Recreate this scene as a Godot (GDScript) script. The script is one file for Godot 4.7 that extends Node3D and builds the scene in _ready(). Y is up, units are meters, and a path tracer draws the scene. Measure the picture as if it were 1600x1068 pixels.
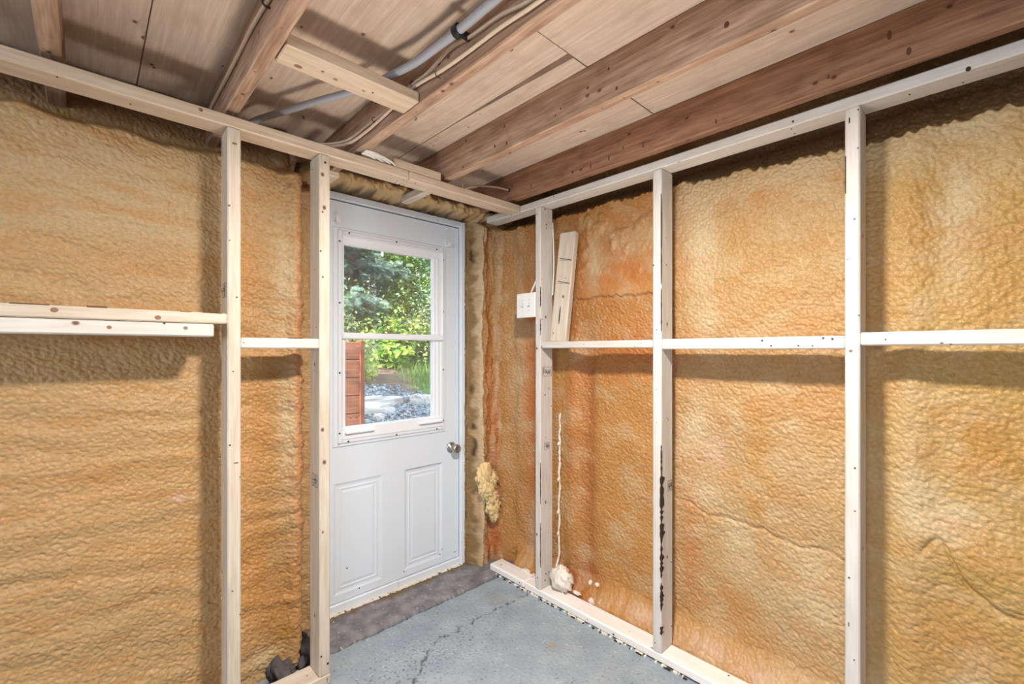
extends Node3D
# A basement corner with spray foam walls, fresh stud framing, open joists and a back door.
# Axes: x runs along the door wall towards the corner, -z along the stud wall towards the door, y up. Metres.

const LAMP := Vector3(0.66, 2.137, -0.55)
const EXPOSURE := 1.1
const UNSEEN_LAMP := Vector3(0.80, 0.27, -0.80)  # unseen lamp that lights the ceiling from below
const UNSEEN_LAMP_AIM := Vector3(0.92, 2.3, -1.0)
const UNSEEN_LAMP_ENERGY := 2.5
const LAMP_ENERGY := 6.2
const SUN_ENERGY := 5.0
const SKY_ENERGY := 1.75

var M := {}
var used := {}
var rng := RandomNumberGenerator.new()
var fine := FastNoiseLite.new()
var broad := FastNoiseLite.new()
var cell := FastNoiseLite.new()
var disc_mesh: Mesh
var knot_mesh: Mesh

func _ready() -> void:
	rng.seed = 11
	set_camera()
	set_light()
	make_noise()
	make_materials()
	room_shell()
	foam_walls()
	concrete_floor()
	door_and_window()
	framing_door_wall()
	framing_side_wall()
	joists_and_ceiling()
	cables()
	small_things()
	outside()

func set_camera() -> void:
	var c := Camera3D.new()
	c.name = "camera"
	c.projection = Camera3D.PROJECTION_FRUSTUM
	c.keep_aspect = Camera3D.KEEP_HEIGHT
	c.near = 0.05
	c.far = 200.0
	c.size = 2.0 * 0.05 * 534.0 / 702.4
	c.frustum_offset = Vector2(0.0, 0.05 * 13.0 / 702.4)
	c.position = Vector3(0, 1.32, 0)
	c.rotation = Vector3(0, deg_to_rad(-43.43), 0)
	add_child(c)

func set_light() -> void:
	var w := WorldEnvironment.new()
	w.name = "environment"
	var e := Environment.new()
	e.background_mode = Environment.BG_SKY
	var s := Sky.new()
	var sm := ProceduralSkyMaterial.new()
	sm.sky_top_color = Color(0.78, 0.85, 0.94)
	sm.sky_horizon_color = Color(0.92, 0.95, 0.98)
	sm.ground_bottom_color = Color(0.35, 0.36, 0.33)
	sm.ground_horizon_color = Color(0.6, 0.62, 0.6)
	sm.sky_energy_multiplier = SKY_ENERGY
	sm.ground_energy_multiplier = 1.0
	s.sky_material = sm
	e.sky = s
	e.tonemap_mode = Environment.TONE_MAPPER_LINEAR
	e.tonemap_exposure = EXPOSURE
	e.sdfgi_enabled = true
	e.ssao_enabled = true
	e.ssil_enabled = true
	w.environment = e
	add_child(w)
	var sun := DirectionalLight3D.new()
	sun.name = "sun"
	sun.light_energy = SUN_ENERGY
	sun.light_color = Color(1.0, 0.96, 0.88)
	sun.light_angular_distance = 1.0
	sun.shadow_enabled = true
	add_child(sun)
	sun.look_at_from_position(Vector3.ZERO, Vector3(1.0, -1.0, -0.10), Vector3.UP)
	# the flat round lamp under the joists, just above the top of the picture
	var o := AreaLight3D.new()
	o.name = "ceiling_lamp_light"
	o.area_size = Vector2(0.15, 0.15)
	o.light_energy = LAMP_ENERGY
	o.light_color = Color(1.0, 0.965, 0.925)
	o.area_range = 12.0
	o.shadow_enabled = true
	add_child(o)
	o.look_at_from_position(LAMP, LAMP + Vector3.DOWN, Vector3.RIGHT)
	# unseen lamp on the floor below the view, placed to light the joists
	var k := SpotLight3D.new()
	k.name = "unseen_floor_lamp_light"
	k.light_energy = UNSEEN_LAMP_ENERGY
	k.light_color = Color(1.0, 0.95, 0.89)
	k.light_size = 0.22
	k.spot_angle = 42.0
	k.spot_angle_attenuation = 0.9
	k.spot_range = 12.0
	k.spot_attenuation = 2.0
	k.shadow_enabled = true
	add_child(k)
	k.look_at_from_position(UNSEEN_LAMP, UNSEEN_LAMP_AIM, Vector3.UP)
	# daylight of an unseen window behind the camera, placed to light the stud wall
	var d := AreaLight3D.new()
	d.name = "unseen_window_daylight"
	d.area_size = Vector2(1.2, 0.9)
	d.light_energy = 5.5
	d.light_color = Color(0.9, 0.95, 1.0)
	d.area_range = 12.0
	d.shadow_enabled = true
	add_child(d)
	d.look_at_from_position(Vector3(-2.55, 1.45, 0.3), Vector3(1.0, 1.2, -0.2), Vector3.UP)

# ---------------------------------------------------------------- naming

func named(o: Node3D, called: String, parent: Node = null) -> void:
	var p: Node = self if parent == null else parent
	var key := str(p.get_instance_id()) + called
	var n: int = used.get(key, 0)
	used[key] = n + 1
	o.name = called if n == 0 else "%s_%03d" % [called, n]
	p.add_child(o, true)

func thing(called: String, label: String, category: String, at := Vector3.ZERO, group := "") -> Node3D:
	var o := Node3D.new()
	named(o, called)
	o.position = at
	tag(o, label, category, group)
	return o

func tag(o: Node, label: String, category: String, group := "") -> Node:
	o.set_meta("label", label)
	o.set_meta("category", category)
	if group != "":
		o.set_meta("group", group)
	return o

func structure(called: String) -> Node3D:
	var o := Node3D.new()
	named(o, called)
	o.set_meta("kind", "structure")
	return o

func put(called: String, mesh: Mesh, material: Material, parent: Node, at := Vector3.ZERO, basis := Basis.IDENTITY) -> MeshInstance3D:
	var o := MeshInstance3D.new()
	o.mesh = mesh
	o.material_override = material
	o.transform = Transform3D(basis, at)
	named(o, called, parent)
	return o

# ---------------------------------------------------------------- noise and materials

func make_noise() -> void:
	fine.seed = 3
	fine.noise_type = FastNoiseLite.TYPE_SIMPLEX_SMOOTH
	fine.frequency = 1.0
	fine.fractal_type = FastNoiseLite.FRACTAL_NONE
	broad.seed = 8
	broad.noise_type = FastNoiseLite.TYPE_SIMPLEX_SMOOTH
	broad.frequency = 1.0
	broad.fractal_type = FastNoiseLite.FRACTAL_FBM
	broad.fractal_octaves = 3
	cell.seed = 5
	cell.noise_type = FastNoiseLite.TYPE_CELLULAR
	cell.frequency = 1.0
	cell.fractal_type = FastNoiseLite.FRACTAL_NONE
	cell.cellular_return_type = FastNoiseLite.RETURN_DISTANCE
	cell.cellular_distance_function = FastNoiseLite.DISTANCE_EUCLIDEAN

# grain of one metre by a quarter: repeats along the board
func grain(sd: int, pale: Color, dark: Color, contrast: float, lines: float, knots: int, blotch := 0.0, w := 768, h := 192) -> ImageTexture:
	var im := Image.create(w, h, false, Image.FORMAT_RGB8)
	var r := RandomNumberGenerator.new()
	r.seed = sd
	var ks := []
	for i in knots:
		ks.append(Vector3(r.randf() * w, r.randf_range(0.08, 0.92) * h, r.randf_range(3.0, 6.5)))
	var off := sd * 7.31
	for x in w:
		var t := TAU * x / w
		var cx := cos(t)
		var sx := sin(t)
		for y in h:
			var yy := float(y)
			var knot := 0.0
			for k in ks:
				var dx := absf(x - k.x)
				dx = minf(dx, w - dx)
				var dy: float = y - k.y
				if dx < k.z * 9.0 and absf(dy) < k.z * 5.0:
					var q: float = dx * dx / (k.z * k.z * 9.0) + dy * dy / (k.z * k.z * 2.5)
					yy += signf(dy) * k.z * 2.0 * exp(-q)
					var inner: float = (dx * dx + dy * dy * 1.6) / (k.z * k.z)
					knot = maxf(knot, exp(-inner * inner * 0.7))
			var v := broad.get_noise_3d(cx * 0.35 + off, sx * 0.35, yy * lines / h)
			v = v * 0.75 + 0.35 * fine.get_noise_3d(cx * 1.3 + off, sx * 1.3, yy * lines * 4.0 / h)
			var b := 0.0
			if blotch > 0.0:
				b = blotch * maxf(0.0, broad.get_noise_3d(cx * 1.2 - off, sx * 1.2, yy * 3.0 / h) - 0.05)
			var f := clampf(0.5 + v * contrast, 0.0, 1.0)
			var c := pale.lerp(dark, clampf(f + b, 0.0, 1.0))
			c = c.lerp(Color(0.30, 0.18, 0.11), knot * 0.8)
			im.set_pixel(x, y, c)
	im.generate_mipmaps()
	return ImageTexture.create_from_image(im)

func plain(c: Color, rough := 0.6, metal := 0.0) -> StandardMaterial3D:
	var m := StandardMaterial3D.new()
	m.albedo_color = c
	m.roughness = rough
	m.metallic = metal
	m.cull_mode = BaseMaterial3D.CULL_DISABLED
	return m

func wood(tex: Texture2D, tint := Color.WHITE, rough := 0.65) -> StandardMaterial3D:
	var m := plain(tint, rough)
	m.albedo_texture = tex
	m.heightmap_enabled = true
	m.heightmap_scale = 0.04
	m.heightmap_texture = tex
	return m

func vertex_coloured(rough: float) -> StandardMaterial3D:
	var m := plain(Color.WHITE, rough)
	m.vertex_color_use_as_albedo = true
	return m

func noise_map(freq: float, sd: int, strength: float) -> NoiseTexture2D:
	var n := FastNoiseLite.new()
	n.seed = sd
	n.frequency = freq
	n.noise_type = FastNoiseLite.TYPE_CELLULAR
	n.cellular_return_type = FastNoiseLite.RETURN_DISTANCE
	n.fractal_octaves = 2
	var t := NoiseTexture2D.new()
	t.width = 512
	t.height = 512
	t.seamless = true
	t.invert = true
	t.as_normal_map = true
	t.bump_strength = strength
	t.noise = n
	return t

func make_materials() -> void:
	var pale := grain(1, Color(0.86, 0.825, 0.775), Color(0.76, 0.695, 0.615), 0.75, 7.0, 5)
	var beige := grain(2, Color(0.88, 0.82, 0.75), Color(0.77, 0.68, 0.58), 0.8, 6.0, 4)
	var old := grain(3, Color(0.79, 0.675, 0.59), Color(0.58, 0.455, 0.375), 0.9, 8.0, 5, 0.5)
	var ply := grain(4, Color(0.85, 0.78, 0.715), Color(0.74, 0.655, 0.585), 0.7, 12.0, 3, 0.7)
	M.pale = wood(pale, Color(0.95, 0.95, 0.95))
	M.white_pale = wood(grain(5, Color(0.87, 0.855, 0.835), Color(0.79, 0.75, 0.705), 0.7, 6.0, 4), Color(0.95, 0.955, 0.965))
	M.beige = wood(beige, Color(0.95, 0.94, 0.93))
	M.plate = wood(grain(6, Color(0.94, 0.93, 0.92), Color(0.88, 0.86, 0.84), 0.6, 6.0, 2))
	M.old = wood(old, Color(0.95, 0.94, 0.93))
	M.old_red = wood(old, Color(0.84, 0.75, 0.68))
	M.ply = wood(ply)
	M.knot = plain(Color(0.52, 0.39, 0.30), 0.6)
	M.knot_dark = plain(Color(0.34, 0.23, 0.17), 0.7)
	M.nail = plain(Color(0.27, 0.25, 0.24), 0.5, 0.5)
	M.bark = plain(Color(0.20, 0.14, 0.10), 0.9)
	M.bark_light = plain(Color(0.40, 0.28, 0.19), 0.9)
	M.foam = vertex_coloured(0.43)
	M.foam.metallic_specular = 0.4
	M.foam.normal_enabled = true
	M.foam.normal_texture = noise_map(0.045, 21, 5.0)
	M.foam.normal_scale = 1.0
	M.foam.uv1_triplanar = true
	M.foam.uv1_world_triplanar = true
	M.foam.uv1_scale = Vector3(4.3, 4.3, 4.3)
	M.floor = vertex_coloured(0.62)
	M.rubble = vertex_coloured(0.95)
	M.block = plain(Color(0.50, 0.48, 0.46), 0.95)
	M.door = plain(Color(0.87, 0.915, 0.965), 0.42)
	M.door_trim = plain(Color(0.89, 0.925, 0.965), 0.38)
	M.sash = plain(Color(0.93, 0.955, 0.985), 0.3)
	M.gap = plain(Color(0.10, 0.09, 0.09), 0.9)
	M.screw = plain(Color(0.12, 0.12, 0.13), 0.4, 0.6)
	M.steel = plain(Color(0.75, 0.74, 0.72), 0.22, 1.0)
	M.white_plastic = plain(Color(0.90, 0.90, 0.89), 0.35)
	M.conduit = plain(Color(0.62, 0.63, 0.67), 0.4)
	M.clamp = plain(Color(0.10, 0.10, 0.12), 0.5)
	M.cable = plain(Color(0.80, 0.72, 0.63), 0.5)
	M.cable_white = plain(Color(0.86, 0.85, 0.82), 0.45)
	M.caulk = plain(Color(0.88, 0.85, 0.80), 0.5)
	M.caulk_pink = plain(Color(0.90, 0.78, 0.76), 0.5)
	M.mortar = vertex_coloured(0.95)
	M.glass = plain(Color(0.96, 1.0, 0.99, 0.04), 0.02)
	M.glass.transparency = BaseMaterial3D.TRANSPARENCY_ALPHA
	M.ink = plain(Color(0.22, 0.20, 0.20), 0.8)
	M.paint_wall = plain(Color(0.74, 0.72, 0.68), 0.9)
	M.siding = wood(old, Color(1.0, 0.74, 0.62), 0.8)
	M.siding_dark = wood(old, Color(0.82, 0.54, 0.44), 0.8)
	M.stone = vertex_coloured(0.9)
	M.ground = vertex_coloured(1.0)
	M.bounce_slab = plain(Color(0.80, 0.79, 0.77), 0.9)  # pale colour of the added slab that bounces sunlight
	M.trunk = plain(Color(0.34, 0.27, 0.21), 0.95)
	M.leaf = vertex_coloured(0.5)
	M.leaf.backlight_enabled = true
	M.leaf.backlight = Color(0.75, 0.75, 0.75)
	M.bulb = plain(Color(1, 0.97, 0.9), 0.3)
	M.bulb.emission_enabled = true
	M.bulb.emission = Color(1.0, 0.93, 0.84)
	M.bulb.emission_energy_multiplier = 6.0
	var cy := CylinderMesh.new()
	cy.top_radius = 1.0
	cy.bottom_radius = 1.0
	cy.height = 1.0
	cy.radial_segments = 10
	cy.rings = 0
	disc_mesh = cy
	var kn := SphereMesh.new()
	kn.radius = 1.0
	kn.height = 2.0
	kn.radial_segments = 12
	kn.rings = 5
	knot_mesh = kn

# ---------------------------------------------------------------- shapes

class Shape:
	var v := PackedVector3Array()
	var n := PackedVector3Array()
	var uv := PackedVector2Array()
	var c := PackedColorArray()
	var i := PackedInt32Array()
	func quad(p: Array, nn: Vector3, uvs: Array = []) -> void:
		var at := v.size()
		var g: Vector3 = (p[1] - p[0]).cross(p[2] - p[0])
		for k in p.size():
			v.append(p[k])
			n.append(nn)
			uv.append(uvs[k] if uvs.size() else Vector2.ZERO)
		for k in range(1, p.size() - 1):
			if g.dot(nn) < 0.0:
				i.append_array([at, at + k, at + k + 1])
			else:
				i.append_array([at, at + k + 1, at + k])
	func mesh() -> ArrayMesh:
		for t in range(0, i.size(), 3):
			var g := (v[i[t + 1]] - v[i[t]]).cross(v[i[t + 2]] - v[i[t]])
			if g.dot(n[i[t]] + n[i[t + 1]] + n[i[t + 2]]) > 0.0:
				var k := i[t + 1]
				i[t + 1] = i[t + 2]
				i[t + 2] = k
		var a := []
		a.resize(Mesh.ARRAY_MAX)
		a[Mesh.ARRAY_VERTEX] = v
		a[Mesh.ARRAY_NORMAL] = n
		if uv.size() == v.size():
			a[Mesh.ARRAY_TEX_UV] = uv
		if c.size() == v.size():
			a[Mesh.ARRAY_COLOR] = c
		a[Mesh.ARRAY_INDEX] = i
		var m := ArrayMesh.new()
		m.add_surface_from_arrays(Mesh.PRIMITIVE_TRIANGLES, a)
		return m

# a box with eased edges, added to s; the grain runs along its longest side
func ease_box(s: Shape, lo: Vector3, hi: Vector3, bev := 0.003, grain_axis := -1) -> void:
	var mid := (lo + hi) / 2.0
	var h := (hi - lo) / 2.0
	bev = minf(bev, minf(h.x, minf(h.y, h.z)) * 0.6)
	var longest: int = grain_axis if grain_axis >= 0 else h.max_axis_index()
	var off := Vector2(rng.randf(), rng.randf() * 0.5)
	var corner := func(sg: Vector3, ax: int) -> Vector3:
		var p := Vector3.ZERO
		for k in 3:
			p[k] = mid[k] + sg[k] * (h[k] - (0.0 if k == ax else bev))
		return p
	var map := func(p: Vector3, ax: int) -> Vector2:
		var others := []
		for k in 3:
			if k != ax:
				others.append(k)
		if ax == longest:
			return off + Vector2(0.04 * (p[others[0]] - lo[others[0]]), (p[others[1]] - lo[others[1]])  / 0.25)
		var cross: int = others[0] if others[1] == longest else others[1]
		return off + Vector2((p[longest] - lo[longest]) , (p[cross] - lo[cross]) / 0.25 + 0.27 * ax)
	for ax in 3:
		for sgn in [-1.0, 1.0]:
			var o1 := (ax + 1) % 3
			var o2 := (ax + 2) % 3
			var p := []
			var u := []
			for q in [[-1, -1], [1, -1], [1, 1], [-1, 1]]:
				var sg := Vector3.ZERO
				sg[ax] = sgn
				sg[o1] = q[0]
				sg[o2] = q[1]
				var w: Vector3 = corner.call(sg, ax)
				p.append(w)
				u.append(map.call(w, ax))
			var nn := Vector3.ZERO
			nn[ax] = sgn
			s.quad(p, nn, u)
	for ax in 3: # edges along ax
		var o1 := (ax + 1) % 3
		var o2 := (ax + 2) % 3
		for s1 in [-1.0, 1.0]:
			for s2 in [-1.0, 1.0]:
				var p := []
				var u := []
				for q in [[-1.0, o1], [1.0, o1], [1.0, o2], [-1.0, o2]]:
					var sg := Vector3.ZERO
					sg[ax] = q[0]
					sg[o1] = s1
					sg[o2] = s2
					var w: Vector3 = corner.call(sg, q[1])
					p.append(w)
					u.append(map.call(w, o1 if o1 != longest else o2))
				var nn := Vector3.ZERO
				nn[o1] = s1
				nn[o2] = s2
				s.quad(p, nn.normalized(), u)
	for s1 in [-1.0, 1.0]:
		for s2 in [-1.0, 1.0]:
			for s3 in [-1.0, 1.0]:
				var sg := Vector3(s1, s2, s3)
				s.quad([corner.call(sg, 0), corner.call(sg, 1), corner.call(sg, 2)], sg.normalized(), [off, off, off])

# a box in plan coordinates: x range, y range, and b = -z range
func bx(a0: float, a1: float, y0: float, y1: float, b0: float, b1: float, at := Vector3.ZERO, bev := 0.003) -> Mesh:
	var s := Shape.new()
	ease_box(s, Vector3(a0, y0, -b1) - at, Vector3(a1, y1, -b0) - at, bev)
	return s.mesh()

func tube(path: Array, radius: float, sides := 8, smooth := 6, wob := 0.0) -> Mesh:
	var cv := Curve3D.new()
	for k in path.size():
		var before: Vector3 = path[maxi(k - 1, 0)]
		var after: Vector3 = path[mini(k + 1, path.size() - 1)]
		var d := (after - before) / 6.0
		cv.add_point(path[k], -d, d)
	var count := (path.size() - 1) * smooth
	var length := cv.get_baked_length()
	var s := Shape.new()
	var up := Vector3(0.13, 0.95, 0.21).normalized()
	for k in count + 1:
		var t := length * k / count
		var p := cv.sample_baked(t, true)
		var q := cv.sample_baked(minf(t + length * 0.01, length), true) - cv.sample_baked(maxf(t - length * 0.01, 0.0), true)
		q = q.normalized()
		var e1 := q.cross(up).normalized()
		var e2 := e1.cross(q).normalized()
		var rr := radius * (1.0 + wob * fine.get_noise_2d(k * 0.9, radius * 900.0))
		for j in sides:
			var an := TAU * j / sides
			var dir := e1 * cos(an) + e2 * sin(an)
			s.v.append(p + dir * rr)
			s.n.append(dir)
			s.uv.append(Vector2(t, float(j) / sides))
	for k in count:
		for j in sides:
			var a := k * sides + j
			var b := k * sides + (j + 1) % sides
			s.i.append_array([a, a + sides, b, b, a + sides, b + sides])
	for end in 2:
		var at := s.v.size()
		var base := end * count * sides
		for j in sides:
			s.v.append(s.v[base + j])
			s.n.append(s.v[base + j] - s.v[base + (j + sides / 2) % sides])
			s.uv.append(Vector2.ZERO)
		for j in range(1, sides - 1):
			s.i.append_array([at, at + j, at + j + 1] if end else [at, at + j + 1, at + j])
	return s.mesh()

func lathe(profile: Array, sides := 24) -> Mesh: # profile of (radius, height) round y
	var st := SurfaceTool.new()
	st.begin(Mesh.PRIMITIVE_TRIANGLES)
	st.set_smooth_group(0)
	for k in profile.size() - 1:
		for j in sides:
			var p := []
			for q in [[k, j], [k + 1, j], [k + 1, j + 1], [k, j + 1]]:
				var an: float = TAU * (q[1] % sides) / sides
				p.append(Vector3(profile[q[0]].x * cos(an), profile[q[0]].y, profile[q[0]].x * sin(an)))
			for t in [0, 1, 2, 0, 2, 3]:
				st.add_vertex(p[t])
	st.index()
	st.generate_normals()
	return st.commit()

# a lump: a sphere pushed about by noise
func lump(size: Vector3, rough := 0.25, sd := 0.0, rings := 10, freq := 1.6) -> Mesh:
	var s := Shape.new()
	var segs := rings * 2
	for k in rings + 1:
		var el := PI * k / rings
		for j in segs + 1:
			var an := TAU * (j % segs) / segs
			var d := Vector3(sin(el) * cos(an), cos(el), sin(el) * sin(an))
			var r := 1.0 + rough * broad.get_noise_3d(d.x * freq + sd, d.y * freq, d.z * freq - sd) * 1.6
			s.v.append(d * r * size)
			s.n.append((d / size).normalized())
			s.uv.append(Vector2.ZERO)
	for k in rings:
		for j in segs:
			var a := k * (segs + 1) + j
			var b := a + segs + 1
			s.i.append_array([a, a + 1, b, a + 1, b + 1, b])
	renormal(s)
	return s.mesh()

func renormal(s: Shape) -> void:
	var acc := PackedVector3Array()
	acc.resize(s.v.size())
	for t in range(0, s.i.size(), 3):
		var g := (s.v[s.i[t + 2]] - s.v[s.i[t]]).cross(s.v[s.i[t + 1]] - s.v[s.i[t]])
		for k in 3:
			acc[s.i[t + k]] += g
	for k in acc.size():
		if acc[k].length_squared() > 1e-20:
			s.n[k] = acc[k].normalized()

# small marks: nail heads, knots, stamps. axis: which way the face looks
func face_basis(axis: String) -> Basis: # y of the disc along the face's normal
	match axis:
		"-a": return Basis(Vector3(0, 1, 0), Vector3(-1, 0, 0), Vector3(0, 0, 1))
		"+a": return Basis(Vector3(0, -1, 0), Vector3(1, 0, 0), Vector3(0, 0, 1))
		"-b": return Basis(Vector3(1, 0, 0), Vector3(0, 0, 1), Vector3(0, -1, 0))
		"down": return Basis(Vector3(1, 0, 0), Vector3(0, -1, 0), Vector3(0, 0, -1))
	return Basis.IDENTITY

func nail(parent: Node3D, a: float, y: float, b: float, axis: String, r := 0.0035) -> void:
	var bs := face_basis(axis)
	put("nail_head", disc_mesh, M.nail, parent, Vector3(a, y, -b) - parent.position, bs * Basis.from_scale(Vector3(r * 0.75, 0.0018, r * 0.75)))

func knot(parent: Node3D, a: float, y: float, b: float, axis: String, r := 0.009, stretch := 1.0, material := "knot") -> void:
	var bs := face_basis(axis)
	put("knot", knot_mesh, M[material], parent, Vector3(a, y, -b) - parent.position, bs * Basis.from_scale(Vector3(r * stretch * 0.7, 0.0012, r * 0.7)))

func stamp(parent: Node3D, a: float, y: float, b: float, axis: String, w: float, h: float) -> void:
	# an ink grade stamp: a frame and illegible strokes
	var s := Shape.new()
	var r := RandomNumberGenerator.new()
	r.seed = int(y * 1000.0)
	var bar := func(x0: float, x1: float, y0: float, y1: float) -> void:
		ease_box(s, Vector3(x0, -0.0003, y0), Vector3(x1, 0.0005, y1), 0.0001)
	bar.call(-w / 2, w / 2, -h / 2, -h / 2 + 0.0015)
	bar.call(-w / 2, w / 2, h / 2 - 0.0015, h / 2)
	bar.call(-w / 2, -w / 2 + 0.0015, -h / 2, h / 2)
	bar.call(w / 2 - 0.0015, w / 2, -h / 2, h / 2)
	var x := -w / 2 + 0.005
	while x < w / 2 - 0.006:
		bar.call(x, x + r.randf_range(0.0015, 0.003), -h * r.randf_range(0.1, 0.4), h * r.randf_range(0.05, 0.4))
		if r.randf() < 0.7:
			bar.call(x, x + 0.006, h * 0.05, h * 0.12)
		x += r.randf_range(0.005, 0.008)
	put("grade_stamp", s.mesh(), M.ink, parent, Vector3(a, y, -b) - parent.position, face_basis(axis))

# a length of lumber as a thing, its base under its middle
func lumber(called: String, label: String, category: String, a0: float, a1: float, y0: float, y1: float, b0: float, b1: float, material: String, group := "", bev := 0.004) -> Node3D:
	var at := Vector3((a0 + a1) / 2, y0, -(b0 + b1) / 2)
	var o := thing(called, label, category, at, group)
	put("board", bx(a0, a1, y0, y1, b0, b1, at, bev), M[material], o)
	return o

# ---------------------------------------------------------------- the room

func room_shell() -> void:
	var wl := structure("wall_left")
	put("block_wall", bx(-2.9, 0.80, 0, 2.33, 2.30, 2.45, Vector3.ZERO, 0.001), M.block, wl)
	put("block_wall", bx(1.735, 2.35, 0, 2.33, 2.30, 2.45, Vector3.ZERO, 0.001), M.block, wl)
	put("block_wall", bx(0.80, 1.735, 2.13, 2.33, 2.30, 2.45, Vector3.ZERO, 0.001), M.block, wl)
	var wr := structure("wall_right")
	put("block_wall", bx(2.12, 2.35, 0, 2.33, -2.4, 2.30, Vector3.ZERO, 0.001), M.block, wr)
	var wb := structure("wall_back")
	put("wall_panel", bx(-2.9, 2.12, 0, 2.33, -2.4, -2.25, Vector3.ZERO, 0.001), M.paint_wall, wb)
	var ws := structure("wall_side") # opposite the stud wall, with the unseen window
	put("wall_panel", bx(-2.9, -2.7, 0, 0.95, -2.25, 2.30, Vector3.ZERO, 0.001), M.paint_wall, ws)
	put("wall_panel", bx(-2.9, -2.7, 1.95, 2.33, -2.25, 2.30, Vector3.ZERO, 0.001), M.paint_wall, ws)
	put("wall_panel", bx(-2.9, -2.7, 0.95, 1.95, -2.25, -0.95, Vector3.ZERO, 0.001), M.paint_wall, ws)
	put("wall_panel", bx(-2.9, -2.7, 0.95, 1.95, 0.35, 2.30, Vector3.ZERO, 0.001), M.paint_wall, ws)
	var w2 := structure("unseen_window_2")  # unseen window behind the camera, placed to give cool daylight
	var s := Shape.new()
	for q in [[0.95, 1.0, -0.95, 0.35], [1.90, 1.95, -0.95, 0.35], [1.0, 1.90, -0.95, -0.90], [1.0, 1.90, 0.30, 0.35], [1.0, 1.90, -0.32, -0.28]]:
		ease_box(s, Vector3(-2.84, q[0], -q[3]), Vector3(-2.76, q[1], -q[2]), 0.004)
	put("window_frame", s.mesh(), M.sash, w2)
	put("pane", bx(-2.803, -2.797, 1.0, 1.90, -0.90, 0.30, Vector3.ZERO, 0.0005), M.glass, w2)

func smooth(e0: float, e1: float, x: float) -> float:
	var t := clampf((x - e0) / (e1 - e0), 0.0, 1.0)
	return t * t * (3.0 - 2.0 * t)

func hump(x: float, mid: float, width: float) -> float:
	var t := (x - mid) / width
	return exp(-t * t)

func pebbles(u: float, w: float, d3: float, size: float) -> float: # rounded popcorn grains
	var d := cell.get_noise_3d(u / size, w / size, d3 / size) + 1.0
	return 1.0 - d * d * 0.9

func lin(r: int, g: int, b: int) -> Color:
	var c := Color(r / 255.0, g / 255.0, b / 255.0).srgb_to_linear()
	return c.lerp(Color(1.04, 1.0, 0.94) * (c.r * 0.3 + c.g * 0.6 + c.b * 0.1), 0.07) * 0.755

# colours of the foam's skin and of its lit lip, as patches [u, y, half width, half height, weight, colour]
func patched(base: Color, patches: Array, u: float, y: float) -> Color:
	var c := base
	var wob := broad.get_noise_2d(u * 7.0 + 3.0, y * 7.0) * 0.6
	for p in patches:
		var du: float = (u - p[0]) / p[2]
		var dy: float = (y - p[1]) / p[3]
		var q := du * du + dy * dy
		if q < 6.0:
			c = c.lerp(p[5], clampf(1.3 * p[4] * exp(-q * (1.0 + wob)), 0.0, 0.95))
	return c

func grid(us: PackedFloat32Array, ys: PackedFloat32Array, where: Callable, paint: Callable, skip: Callable) -> Mesh:
	var s := Shape.new()
	var nu := us.size()
	for y in ys:
		for u in us:
			s.v.append(where.call(u, y))
			s.c.append(paint.call(u, y))
			s.n.append(Vector3.UP)
	for k in ys.size() - 1:
		for j in nu - 1:
			if skip.call((us[j] + us[j + 1]) * 0.5, (ys[k] + ys[k + 1]) * 0.5):
				continue
			var a := k * nu + j
			s.i.append_array([a, a + nu, a + 1, a + 1, a + nu, a + nu + 1])
	renormal(s)
	return s.mesh()

func steps(stops: Array) -> PackedFloat32Array: # [from, to, step], ...
	var out := PackedFloat32Array()
	for q in stops:
		var n := maxi(1, roundi((q[1] - q[0]) / q[2]))
		for k in n:
			out.append(lerpf(q[0], q[1], float(k) / n))
	out.append(stops[-1][1])
	return out

var left_patches := []
var right_patches := []

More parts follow.
